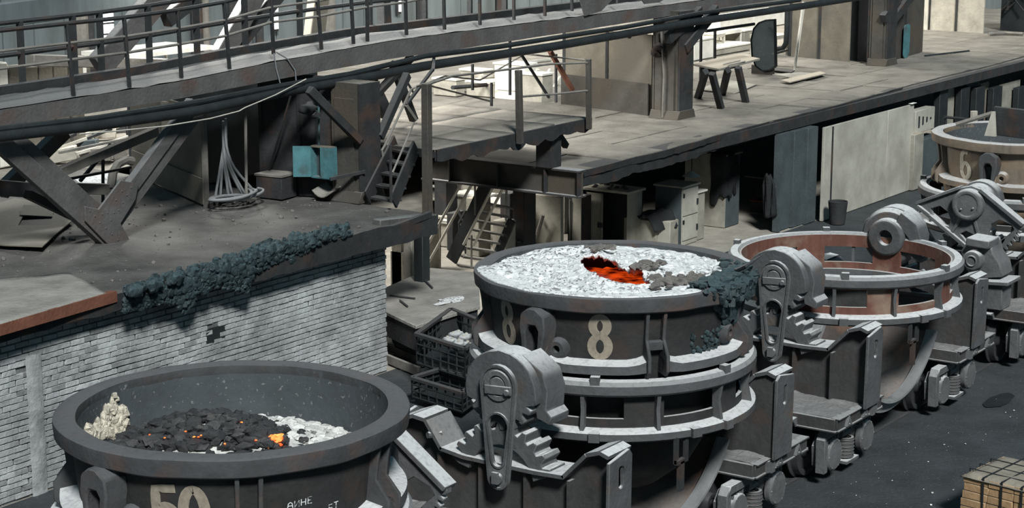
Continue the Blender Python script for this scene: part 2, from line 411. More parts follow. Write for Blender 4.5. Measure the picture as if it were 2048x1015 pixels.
# right platform: slab, plates, ragged double lip, girder
slab = MB().span((12.3, 8.55, ZP - .32), (60, 12.6, ZP - .05)).span((19.5, 12.6, ZP - .32), (60, 17, ZP - .05))
struct(obj('platform_slab', slab, 'dark_steel'))
def redge(x): return 8.42 + .018 * max(0, x - 12) + .05 * nz(x, 7, 1, .6) - .05 * (sin((x - 12) * .55))
fp = struct(obj('floor_platform_right', MB().span((12.3, 8.75, ZP - .06), (60, 12.6, ZP - .012)).span((19.5, 12.6, ZP - .06), (60, 17, ZP - .012)), 'platform_plate'))
random.seed(5)
xs = [12.3]
while xs[-1] < 58: xs.append(xs[-1] + 1.35 + random.random() * .6)
ys = [0, 9.9, 11.2, 12.6, 14.7, 17]
for i in range(len(xs) - 1):
    for j in range(len(ys) - 1):
        x0, x1 = xs[i], xs[i + 1] - .02; y1 = ys[j + 1] - .02
        y0a = redge(x0) if j == 0 else ys[j]; y0b = redge(x1) if j == 0 else ys[j]
        if j > 2 and xs[i] < 19.3: continue
        dz = random.random() * .03; t1, t2 = (random.random() - .5) * .02, (random.random() - .5) * .02
        mb = MB(); nx_ = 3
        pts = lambda z0, tt: [V((x0 + (x1 - x0) * u, (y0a + (y0b - y0a) * u) * (1 - v) + y1 * v, z0 + dz + tt * (t1 * u + t2 * v + .02 * nz(x0 + u * 1.6, j + v * 1.4, 3, 1)))) for u in (0, .5, 1) for v in (0, .5, 1)]
        top = pts(ZP, 1); bot = pts(ZP - .04, 0)
        fs = [(0, 3, 4, 1), (3, 6, 7, 4), (1, 4, 5, 2), (4, 7, 8, 5)]
        mb.add(top, fs); mb.add(bot, [f[::-1] for f in fs])
        ring = [0, 3, 6, 7, 8, 5, 2, 1]
        mb.f += [(ring[k], ring[k] + 9, ring[(k + 1) % 8] + 9, ring[(k + 1) % 8]) for k in range(8)]
        obj('plate', mb, 'platform_plate', fp, smooth=False)
def lip(zt, zb, out, seed, amp):
    mb = MB(); N = 260
    for k in range(N):
        q = []
        for x in (12.3 + 34 * k / N, 12.3 + 34 * (k + 1) / N):
            y = redge(x) - out + .03 * nz(x, seed, 0, 1.5)
            q.append((x, y, zt + .02 * nz(x, seed, 1, 1))); q.append((x, y + .02, zb - amp * abs(nz(x, seed, 2, .8)) - .03 * nz(x, seed, 2, 4)))
        x0, x1 = q[0][0], q[2][0]
        mb.add([q[0], q[2], q[3], q[1], (x1, 8.9, q[3][2]), (x0, 8.9, q[1][2]), (x1, 8.9, q[2][2]), (x0, 8.9, q[0][2])], [(0, 1, 2, 3), (3, 2, 4, 5), (0, 7, 6, 1)])
    return mb
struct(obj('trim_2', lip(ZP + .01, ZP - .13, .03, 3, .05), 'dark_steel', fix=False))
struct(obj('trim_3', lip(ZP - .13, ZP - .34, -.02, 8, .12), 'dark_steel', fix=False))
g = thing('plate_girder', 'deep grey plate girder carrying the left end of the right platform', 'girder', (12.2, 10.3, 2.35))
obj('web', MB().span((12.18, 8.28, 2.40), (12.22, 12.5, 2.92)), 'column_steel', g)
obj('flange', MB().span((12.05, 8.28, 2.36), (12.35, 12.5, 2.40)), 'car_steel', g)
obj('flange', MB().span((12.05, 8.28, 2.91), (12.35, 12.5, 2.95)), 'car_steel', g)
for y in (8.3, 9.15, 10.39, 11.7): obj('stiffener', MB().span((12.05, y, 2.40), (12.19, y + .03, 2.91)), 'dark_steel', g)
struct(obj('floor_far', MB().grid(40, 12, lambda u, v: V((-14 + 76 * u, 17 + 14 * v, 2.86 + .02 * nz(u * 40, v * 9)))), 'platform_plate', fix=False))
# far walls of the hall
o = struct(obj('wall_back', MB().span((-14, 31, 0), (62, 31.3, 14)), 'hall_wall'))
x = -14
pm = None
while x < 62:
    if pm is None:
        pm = obj('cladding_panel', MB().span((x + .03, 30.93, 0), (x + 1.17, 31.02, 14)), 'hall_wall', o); x0_ = x
    else: srcopy(pm, (x - x0_, 0, 0), parent=o)
    x += 1.2
struct(obj('wall_right', MB().span((60, -16, 0), (60.3, 31, 14)), 'hall_wall'))
# ------------------------------------------------------------------ slag cars
HZ = 2.92       # height of the tilting axis
def bogie(car, cx, mat='bogie_iron'):
    """two wheelsets with the near and far side frames; wheels, axle boxes and springs are sub-parts"""
    fr = MB()
    for sy in (-1, 1):
        y = sy * 1.12
        out = [(-.95, .62), (-.80, .78), (-.30, .74), (-.16, .84), (.16, .84), (.30, .74), (.80, .78), (.95, .62), (.92, .30), (.72, .30), (.66, .55), (.34, .48), (.24, .18), (-.24, .18), (-.34, .48), (-.66, .55), (-.72, .30), (-.92, .30)]
        win = [(-.20, .30), (.20, .30), (.22, .58), (-.22, .58)]
        fr.prism(out, lambda u, v: (cx + u, y - .06, v), (0, .12, 0), [win])
    fr.span((cx - .22, -1.1, .6), (cx + .22, 1.1, .9))
    arm = [(-1.0, .22), (-1.0, .76), (-.90, .88), (-.20, .88), (-.20, .76), (-.82, .75), (-.88, .70), (-.88, .22)]
    for sy in (-1, 1): fr.prism(arm, lambda u, v: (cx + u, sy * 1.16, v), (0, sy * .16, 0))
    b = obj('bogie', fr, mat, car, bev=.012)
    for ax in (-.6, .6):
        obj('axle', MB().tube([(cx + ax, -1.1, .45), (cx + ax, 1.1, .45)], .075, 10), 'wheel_iron', b)
        for sy in (-1, 1):
            h = lambda t: sy * t
            prof = [(.08, h(.70)), (.40, h(.70)), (.475, h(.705)), (.48, h(.725)), (.455, h(.735)), (.435, h(.75)), (.425, h(.86)), (.36, h(.86)), (.33, h(.80)), (.16, h(.79)), (.14, h(.87)), (.08, h(.87))]
            obj('wheel', MB().lathe(prof, (cx + ax, 0, .46), 'y', n=36), 'wheel_iron', b)
            bx = MB().box((cx + ax, sy * 1.14, .46), (.40, .20, .36)); bx.box((cx + ax, sy * 1.17, .68), (.36, .16, .10))
            for k in range(4): bx.box((cx + ax - .14 + .093 * k, sy * 1.26, .69), (.035, .05, .12))
            bx.lathe([(0, h(1.2)), (.255, h(1.2)), (.255, h(1.29)), (.23, h(1.32)), (.06, h(1.325)), (0, h(1.325))], (cx + ax, 0, .44), 'y', n=24, closed=False)
            for k in range(6): bx.box((cx + ax + .22 * cos(k * pi / 3), sy * 1.31, .44 + .22 * sin(k * pi / 3)), (.035, .03, .035))
            obj('axle_box', bx, mat, b, bev=.008)
    for sy in (-1, 1):
        sp = MB()
        for k in range(6): sp.lathe([(.10, -.017), (.155, -.017), (.145, 0), (.14, .017), (.10, .017)], (cx, sy * 1.19, .27 + .055 * k), 'z', n=16)
        obj('spring', sp, 'car_steel', b)
        cap = MB().prism([(-.19, .0), (.19, 0), (.17, .24), (-.17, .24)], lambda u, v: (cx + u, sy * 1.14 - .1, .60 + v), (0, .22, 0), [rrect(-.10, .05, .10, .19, .04)])
        obj('spring_plate', MB().span((cx - .22, sy * 1.10, .18), (cx + .22, sy * 1.34, .225)), mat, b)
        obj('spring_seat', cap, mat, b, bev=.008)
    return b

def saddle(car, cx, sx, mat):
    """cross frame of one end: web under a bent flange with raised arms, slotted end plates, toothed rack"""
    X = lambda x: cx + sx * (x - .3)
    path = [(1.62, 2.26), (1.36, 2.36), (1.18, 2.34), (.93, 2.0), (.55, 1.95), (-.55, 1.95), (-.98, 1.97), (-1.32, 2.32), (-1.50, 2.38), (-1.62, 2.34)]
    web = path + [(-1.6, 1.14), (1.6, 1.14)]
    mb = MB().prism(web, lambda u, v: (X(2.58), u, v), (sx * -.05, 0, 0))
    mb.prism(web, lambda u, v: (X(2.36), u, v), (sx * -.05, 0, 0))
    for y in (-1.0, -.35, .35, 1.0): mb.span((X(2.58), y - .02, 1.15), (X(2.70), y + .02, 1.93))
    s = obj('saddle_frame', mb, 'car_steel', car)
    fl = MB()
    for k in range(len(path) - 1):
        (y0, z0), (y1, z1) = path[k], path[k + 1]
        dy, dz = y1 - y0, z1 - z0; l = sqrt(dy * dy + dz * dz); ny, nz_ = dz / l * .05, -dy / l * .05
        fl.add([(X(a), y, z) for a in (2.78, 2.25) for y, z in ((y0, z0), (y1, z1), (y1 + ny, z1 + nz_), (y0 + ny, z0 + nz_))],
               [(0, 1, 2, 3), (7, 6, 5, 4), (0, 4, 5, 1), (1, 5, 6, 2), (2, 6, 7, 3), (3, 7, 4, 0)])
    fl.tube([(X(2.80), 1.10, 2.18), (X(2.62), 1.02, 2.16)], .045, 8)
    obj('flange', fl, mat, s)
    for sy in (-1, 1):
        out = [(2.80, 1.14), (2.26, 1.14), (2.26, 2.30), (2.34, 2.38), (2.80, 2.30)]
        o_ = [(X(a), b_) for a, b_ in out]
        hole = [(X(2.52 + p[0]), 2.06 + p[1]) for p in rrect(-.055, -.14, .055, .14, .05)]
        obj('end_plate', MB().prism(o_, lambda u, v: (u, sy * (1.60 + (v - 1.14) * .012), v), (0, sy * .05, 0), [hole]), mat, s, bev=.01)
    # toothed rack: an arch with teeth on its crown
    zc = 1.72; R1, R2 = .70, .80
    out = gear_outline(R1, R2, 11, 12, 168); inn = [(.50 * cos(radians(a)), .50 * sin(radians(a))) for a in range(168, 11, -12)]
    rk = MB().prism(out + inn, lambda u, v: (X(2.72), u, zc + v), (sx * -.36, 0, 0))
    obj('rack', rk, 'cast_iron', s, bev=.01)
    return s

def roller(car, cx, sx, lever=True, slim=False):
    """cast trunnion housing with gear teeth, and the slotted locking lever"""
    X = lambda x: cx + sx * (x - .3)
    out = gear_outline(.41, .50, 7, 198, 342)
    top = [(.54 * cos(radians(a)), .54 * sin(radians(a))) for a in range(-14, 195, 12)]
    mb = MB().prism(out + top, lambda u, v: (X(2.74), u, HZ + v), (sx * -.34, 0, 0))
    mb.lathe([(0, sx * 2.12), (.50, sx * 2.12), (.53, sx * 2.06), (.50, sx * 2.0), (.46, sx * 1.94), (0, sx * 1.94)], (cx, 0, HZ), 'x', n=32, closed=False)
    if slim:
        mb = MB().lathe([(0, sx * 2.44), (.30, sx * 2.44), (.30, sx * 2.32), (.36, sx * 2.30), (.36, sx * 2.06), (.42, sx * 2.04), (.42, sx * 1.80), (.36, sx * 1.70), (0, sx * 1.70)], (cx, 0, HZ), 'x', n=32, closed=False)
        return obj('trunnion_housing', mb, 'cast_iron', car, bev=.015)
    # stepped cheek on the near side
    ck = [(-.24, .50), (-.54, .30), (-.62, .08), (-.60, -.18), (-.68, -.26), (-.66, -.36), (-.46, -.30), (-.40, .05), (-.16, .30)]
    mb.prism(ck, lambda u, v: (X(2.60), u, HZ + v), (sx * -.42, 0, 0))
    ck = [(.30, .42), (.56, .22), (.62, -.10), (.54, -.22), (.42, -.12), (.30, .10)]
    mb.prism(ck, lambda u, v: (X(2.66), u, HZ + v), (sx * -.2, 0, 0))
    h = obj('trunnion_housing', mb, 'cast_iron', car, bev=.018)
    mb = MB().tube([(X(2.70), .52, HZ - .06), (X(2.60), .52, HZ - .06)], .05, 10)
    obj('bolt', mb, 'bogie_iron', h)
    if not lever: return h
    zt, zb = 3.04, 1.72
    def cap(c, r, a0, a1, n=10): return [(c[0] + r * cos(radians(a0 + (a1 - a0) * i / n)), c[1] + r * sin(radians(a0 + (a1 - a0) * i / n))) for i in range(n + 1)]
    y0 = -.05
    body = cap((y0, zt), .27, 0, 180) + cap((y0, zb + .12), .16, 180, 360)
    slot = cap((y0, 2.52), .15, 0, 180) + cap((y0, 2.07), .085, 180, 360)
    lv = obj('locking_lever', MB().prism(body, lambda u, v: (X(2.80), u, v), (sx * .05, 0, 0), [slot]), 'bogie_iron', car, bev=.008)
    inner = cap((y0, zt), .235, 0, 180) + cap((y0, zb + .12), .13, 180, 360)
    rim = MB().prism(body, lambda u, v: (X(2.85), u, v), (sx * .02, 0, 0), [inner])
    s_out = cap((y0, 2.52), .175, 0, 180) + cap((y0, 2.07), .11, 180, 360)
    rim.prism(s_out, lambda u, v: (X(2.85), u, v), (sx * .02, 0, 0), [slot])
    obj('raised_rim', rim, 'cast_iron', lv)
    hb = MB().lathe([(.13, sx * 2.55), (.20, sx * 2.55), (.20, sx * 2.58), (.13, sx * 2.58)], (cx, y0, zt), 'x', n=24)
    hb.lathe([(0, sx * 2.55), (.11, sx * 2.55), (.11, sx * 2.57), (0, sx * 2.57)], (cx, y0, zt), 'x', n=20, closed=False)
    hb.box((X(2.885), y0 - .02, zt - .05), (.03, .40, .11), rx=radians(4 * sx))
    hb.tube([(X(2.88), y0 - .17, zt - .055), (X(2.93), y0 - .17, zt - .055)], .04, 8)
    obj('hub', hb, 'bogie_iron', lv, bev=.006)
    pn = MB().tube([(X(2.84), y0, zb + .11), (X(2.90), y0, zb + .11)], .075, 12); pn.box((X(2.92), y0, zb + .13), (.04, .09, .15))
    obj('pin', pn, 'bogie_iron', lv)
    return h

def quadrant(car, cx, sx, flip=1, rot=0.0, mat='bogie_iron'):
    """spoked toothed quadrant keyed on the trunnion"""
    X = lambda x: cx + sx * (x - .3)
    cr, sr = cos(rot), sin(rot)
    F = lambda xx: (lambda u, v: (X(xx), flip * (u * cr - v * sr), HZ + .03 + u * sr + v * cr))
    R = 1.12; tp = []
    n = 9; a0, a1 = 250, 200
    for i in range(n):
        st = (a1 - a0) / n
        for f, r in ((0, R - .07), (.15, R), (.5, R), (.65, R - .07)):
            t = radians(a0 + (i + f) * st); tp.append((r * cos(t), r * sin(t)))
    out = tp + [(-1.08, -.36), (-1.08, -.27), (-.22, .30), (0, .36), (.22, .30), (1.08, -.08), (1.04, -.16), (.80, -.32), (0, -.88), (-.25, -1.0)]
    hole1 = [(.80, -.17), (.60, -.10), (.44, -.20), (.38, -.34), (.40, -.48), (.50, -.46), (.74, -.30)]
    hole2 = [(-.44, -.34), (-.60, -.24), (-.84, -.32), (-.90, -.40), (-.52, -.76), (-.36, -.64)]
    hole3 = [(.18, -.60), (.04, -.53), (-.10, -.58), (-.14, -.70), (.02, -.76)]
    q = obj('gear_quadrant', MB().prism(out, F(2.74), (sx * .10, 0, 0), [hole1, hole2, hole3]), mat, car, bev=.01)
    def strip(pts, wd, dep=.24):
        rb = MB()
        for (a, b) in zip(pts, pts[1:]):
            p0, p1 = V(F(2.80)(*a)), V(F(2.80)(*b)); rb.bar(p0, p1, dep, wd, (0, p1.z - p0.z, p0.y - p1.y))
        obj('rib', rb, mat, q, bev=.008)
    strip([(1.08, -.09), (.20, .31)], .06); strip([(-.20, .31), (-1.08, -.29)], .07)
    strip([(1.05, -.14), (.80, -.30), (-.02, -.86)], .07)
    strip([(.10, -.2), (.34, -.60)], .06, .16); strip([(-.08, -.2), (-.24, -.66)], .06, .16)
    c = V(F(0)(0, 0)); hb = MB().lathe([(0, sx * 2.40), (.31, sx * 2.40), (.31, sx * 2.68), (.27, sx * 2.72), (.22, sx * 2.72), (.21, sx * 2.70), (0, sx * 2.70)], (cx, c.y, c.z), 'x', n=32, closed=False)
    for a in (200, 320): hb.tube([(X(3.0), c.y + .14 * cos(radians(a)), c.z + .14 * sin(radians(a))), (X(3.04), c.y + .14 * cos(radians(a)), c.z + .14 * sin(radians(a)))], .025, 6)
    obj('hub', hb, 'bogie_iron', q, bev=.01)
    return q

def ring_parts(car, cx, mat, webmat, bore=False):
    c = (cx, 0, 0)
    up = MB().lathe([(1.77, 2.77), (1.93, 2.77), (1.96, 2.80), (1.96, 2.91), (1.92, 2.96), (1.80, 2.97), (1.765, 2.93)], c, n=96)
    for a in (35, 100, 205, 262, 325):
        t = radians(a); up.box((cx + 1.90 * cos(t), 1.90 * sin(t), 2.93), (.10, .12, .20), rz=t)
    r = obj('tilting_ring', up, mat, car)
    low = MB().lathe([(1.58, 2.18), (1.92, 2.16), (1.96, 2.19), (1.96, 2.28), (1.90, 2.31), (1.60, 2.34)], c, n=96)
    for a in (205, 245, 262): t = radians(a); low.box((cx + 1.96 * cos(t), 1.96 * sin(t), 2.24), (.10, .14, .12), rz=t)
    obj('lower_flange', low, mat, r)
    web = MB()
    for k in range(8):
        a = 22.5 + 45 * k
        web.arc(c, 1.74, 1.79, 2.30, 2.93, a + 14, a + 31, 4)
        web.arc(c, 1.74, 1.79, 2.30, 2.44, a - 14, a + 14, 6); web.arc(c, 1.74, 1.79, 2.72, 2.93, a - 14, a + 14, 6)
    obj('web', web, webmat, r)
    for k in range(12):
        a = radians(230 + 30 * k)
        if abs(sin(a)) < .3: continue
        p = V((cos(a), sin(a), 0))
        o_ = [(1.77, 2.31), (1.92, 2.31), (1.87, 2.56), (1.92, 2.79), (1.77, 2.79)]
        sd = V((-sin(a), cos(a), 0)) * .05
        obj('rib', MB().prism(o_, lambda u, v: V((cx, 0, v)) + p * u - sd / 2, sd), mat, r)
    for sx in (-1, 1) if bore else ():       # trunnion boss with its bore on the inside of the ring
        bs = MB().lathe([(.13, sx * 1.62), (.29, sx * 1.62), (.33, sx * 1.66), (.35, sx * 1.95), (.13, sx * 1.95)], (cx, 0, HZ + .03), 'x', n=28)
        bs.lathe([(0, sx * 1.78), (.14, sx * 1.78), (.14, sx * 1.80), (0, sx * 1.80)], (cx, 0, HZ + .03), 'x', n=16, closed=False)
        obj('trunnion_boss', bs, 'cast_iron', r, bev=.012)
    return r

def deck(car, cx, sx, x0, x1):
    X = lambda x: cx + sx * x
    fr = MB()
    for y in (-1.5, 1.5): fr.span((X(x0), y - .03, .95), (X(x1), y + .03, 1.15)); fr.span((X(x0), y - .07, 1.13), (X(x1), y + .07, 1.16)); fr.span((X(x0), y - .06, .94), (X(x1), y + .06, .97))
    for x in (x0, x1): fr.span((X(x) - .03, -1.5, .95), (X(x) + .03, 1.5, 1.15)); fr.span((X(x) - .06, -1.53, .94), (X(x) + .06, 1.53, .97))
    fr.span((X(x0 + .4), -.55, .70), (X(x1 - .1), .55, 1.0))
    d = obj('end_deck', fr, 'car_steel', car, bev=.006)
    top = MB().grid(28, 34, lambda u, v: V((X(x0 + .02 + (x1 - x0 - .04) * u), -1.47 + 2.94 * v, 1.155 + .05 * noise.noise(V((u * 6, v * 9, cx))) ** 2 * 4 * sin(pi * u) + .015 * noise.noise(V((u * 25, v * 30, cx))))))
    obj('dirt', top, 'deck_dirt', d, fix=False)
    for y in (-.75, .75):
        st = MB().prism([(0, 0), (.22, 0), (.22, -.03), (.12, -.05), (.06, -.14), (0, -.16)], lambda u, v: (X(x1 + .03 + u), y - .13, 1.09 + v), (0, .26, 0))
        obj('step', st, 'bogie_iron', d, bev=.008)
    for x in (x1 - .35, x1 - .95):
        br = MB().prism([(-.09, -.07), (.09, -.07), (0, .09)], lambda u, v: (X(x + u), -1.53, 1.05 + v), (0, -.05, 0), [[(-.03, -.04), (.03, -.04), (0, .03)]])
        obj('bracket', br, 'bogie_iron', d)
    br = MB().box((X(x1 - 1.2), -1.56, 1.05), (.10, .07, .22)); br.box((X(x1 - 1.32), -1.56, 1.05), (.06, .05, .17))
    obj('hinge_block', br, 'bogie_iron', d)['kind'] = 'stuff'
    return d

def trough(car, cx):
    zc, R = 2.45, 1.92
    t = MB()
    t.lathe([(R, -.98), (R + .05, -.98), (R + .05, .98), (R, .98)], (cx, 0, zc), 'y', 212, 328, 32)
    o = obj('trough', t, 'rust_trough', car)
    for sy in (-1, 1):
        e = MB().lathe([(R - .10, sy * .94), (R + .10, sy * .94), (R + .10, sy * 1.0), (R - .10, sy * 1.0)], (cx, 0, zc), 'y', 212, 328, 32)
        e.lathe([(R - .12, sy * .98), (R - .08, sy * .98), (R - .08, sy * 1.15), (R - .12, sy * 1.15)], (cx, 0, zc), 'y', 212, 328, 32)
        obj('edge_flange', e, 'flange_grey', o)
    return o
grime('rust_trough', (0.06, 0.05, 0.046), (0.3, 0.29, 0.28), .5, .7, 1.0, var=.4, rust=(0.12, 0.07, 0.05), rusty=.4, bump=.3)

def slag_car(cx, label, left, right, ringmat, webmat, rots=(0, 0), roff=0.0):
    car = thing('slag_car', label, 'slag car', (cx, 0, 0), 'slag cars on the yard track')
    for sx, kind, rot in ((-1, left, rots[0]), (1, right, rots[1])):
        x1 = 3.25
        deck(car, cx, sx, 1.62, x1)
        bogie(car, cx + sx * 2.2)
        saddle(car, cx, sx, 'cast_iron')
        roller(car, cx, sx, lever=(kind == 'lever'), slim=(kind == 'quadrant'))
        if kind == 'quadrant': quadrant(car, cx, sx, 1, rot)
        cp = MB().box((cx + sx * (x1 + .12), 0, .86), (.34, .20, .22)); cp.box((cx + sx * (x1 + .28), .06, .86), (.14, .34, .26))
        obj('coupler', cp, 'wheel_iron', car, bev=.015)
    trough(car, cx)
    ring_parts(car, cx + roff, ringmat, webmat, webmat == 'rust_ring')
    # chain link hanging below the ring
    hk = MB().box((cx - .80, -1.62, 2.02), (.06, .05, .36)); hk.box((cx - .62, -1.66, 2.02), (.06, .05, .36)); hk.box((cx - .71, -1.64, 1.86), (.24, .06, .06)); hk.box((cx - .71, -1.64, 1.66), (.10, .06, .40))
    obj('hanger', hk, 'dark_steel', car)
    return car
CARX = (-7.2, -.25, 7.28, 15.6)
c50 = slag_car(CARX[0], 'slag car at the lower left under the pot numbered 50', 'lever', 'quadrant', 'cast_iron', 'pot_iron', (0, 0))
c50.location = (-7.2, .38, -.29)
slag_car(CARX[1], 'slag car in the middle under the pot numbered 8', 'lever', 'quadrant', 'cast_iron', 'pot_iron', (0, radians(14)), .25)
slag_car(CARX[2], 'empty slag car with a rusty open ring and no pot', 'lever', 'roller', 'cast_iron', 'rust_ring', (0, 0), .17)
slag_car(CARX[3], 'slag car at the right edge under the pot numbered 6 with spoked gear quadrant', 'quadrant', 'roller', 'cast_iron', 'pot_iron')

# gear drive standing at the quadrant of the last car
b = P(1990, 612, z=1.2)
gb = thing('gear_drive', 'cast gear drive housing on the deck below the spoked quadrant', 'gearbox', (b.x, b.y, 1.17))
def GP(px, py): return P(px, py, x=b.x)
out = [(1925, 500), (1940, 478), (1985, 482), (1990, 505), (2004, 525), (2010, 552), (1950, 556), (1932, 530)]
o2 = [(lambda q: (q.y, q.z))(GP(*p)) for p in out]
obj('housing', MB().prism(o2, lambda u, v: (b.x - .1, u, v), (.55, 0, 0)), 'bogie_iron', gb, bev=.03)
q = GP(1955, 516); mb = MB().lathe([(0, -.30), (.17, -.30), (.19, -.26), (.19, 0), (0, 0)], (b.x, q.y, q.z), 'x', n=24, closed=False); mb.lathe([(.08, -.33), (.11, -.33), (.11, -.30), (.08, -.30)], (b.x, q.y, q.z), 'x', n=20)
obj('bearing', mb, 'bogie_iron', gb, bev=.01)
q0, q1 = GP(1942, 478), GP(1988, 486); obj('cap', MB().bar(V((b.x, q0.y, q0.z)), V((b.x, q1.y, q1.z)), .55, .16), 'bogie_iron', gb, bev=.02)
q0, q1 = GP(1948, 560), GP(2015, 562); obj('base_plate', MB().bar(V((b.x + .1, q0.y + .1, q0.z)), V((b.x + .1, q1.y - .1, q1.z)), .7, .08), 'bogie_iron', gb, bev=.015)
q = GP(1980, 560); obj('pedestal', MB().span((b.x - .15, q.y - .30, 1.165), (b.x + .35, q.y + .22, q.z - .03)), 'bogie_iron', gb, bev=.015)

# ------------------------------------------------------------------ slag pots
def stroke_strip(mb, fn, pts, wd):
    """painted stroke along a 2-D polyline (u, v) with constant width, laid on a surface by fn(u, v)"""
    k = len(pts); L_, R_ = [], []
    for i in range(k):
        a = V(pts[max(i - 1, 0)]); c = V(pts[min(i + 1, k - 1)])
        if V(pts[0]) == V(pts[-1]) and k > 2:
            if i == 0: a = V(pts[-2])
            if i == k - 1: c = V(pts[1])
        t = (c - a).normalized(); n_ = V((-t.y, t.x)) * wd / 2
        L_.append(fn(*(V(pts[i]) + n_))); R_.append(fn(*(V(pts[i]) - n_)))
    o = len(mb.v); mb.v += [V(p) for p in L_ + R_]
    mb.f += [(o + i, o + i + 1, o + k + i + 1, o + k + i) for i in range(k - 1)]
def oval(cx, cy, rx, ry, a0=0, a1=360, n=20): return [(cx + rx * cos(radians(a0 + (a1 - a0) * i / n)), cy + ry * sin(radians(a0 + (a1 - a0) * i / n))) for i in range(n + 1)]
DIG = {'8': [oval(0, .245, .125, .195), oval(0, -.215, .145, .23)],
       '5': [[(.16, .42), (-.13, .40), (-.14, .05), (.02, .10)] + oval(.0, -.14, .15, .24, 80, -120, 12)],
       '0': [oval(0, 0, .15, .42)],
       '6': [[(.10, .40), (-.04, .42), (-.11, .30), (-.13, -.15)] + oval(0, -.18, .13, .24, 180, -180, 20)]}
CH = {'A': [[(-.4, 0), (-.3, .8), (0, 1), (.3, .8), (.4, 0)], [(-.38, .45), (.38, .45)]], 'И': [[(-.35, 1), (-.35, 0), (.35, 1), (.35, 0)]],
      'Н': [[(-.35, 0), (-.35, 1)], [(.35, 0), (.35, 1)], [(-.35, .5), (.35, .5)]], 'Е': [[(.35, 1), (-.3, 1), (-.3, 0), (.35, 0)], [(-.3, .52), (.2, .52)]],
      'М': [[(-.4, 0), (-.4, 1), (0, .4), (.4, 1), (.4, 0)]], 'С': [[(.35, 1), (-.3, .9), (-.3, .1), (.35, 0)]],
      'В': [[(-.35, 0), (-.35, 1), (.25, .9), (.2, .55), (-.35, .5), (.3, .45), (.3, .05), (-.35, 0)]], 'Б': [[(.3, 1), (-.3, 1), (-.3, 0), (.3, .1), (.3, .45), (-.3, .5)]],
      'Т': [[(-.4, 1), (.4, 1)], [(0, 1), (0, 0)]], ' ': []}
PROF = [(1.72, -.16), (1.715, -.30), (1.66, -.80), (1.62, -1.10), (1.585, -1.25), (1.50, -1.65), (1.36, -2.15), (1.10, -2.6), (.70, -2.92), (.3, -3.03), (0, -3.05)]
def prad(h):
    for (r0, h0), (r1, h1) in zip(PROF, PROF[1:]):
        if h0 >= h >= h1: return r0 + (r1 - r0) * (h0 - h) / (h0 - h1)
    return PROF[0][0]
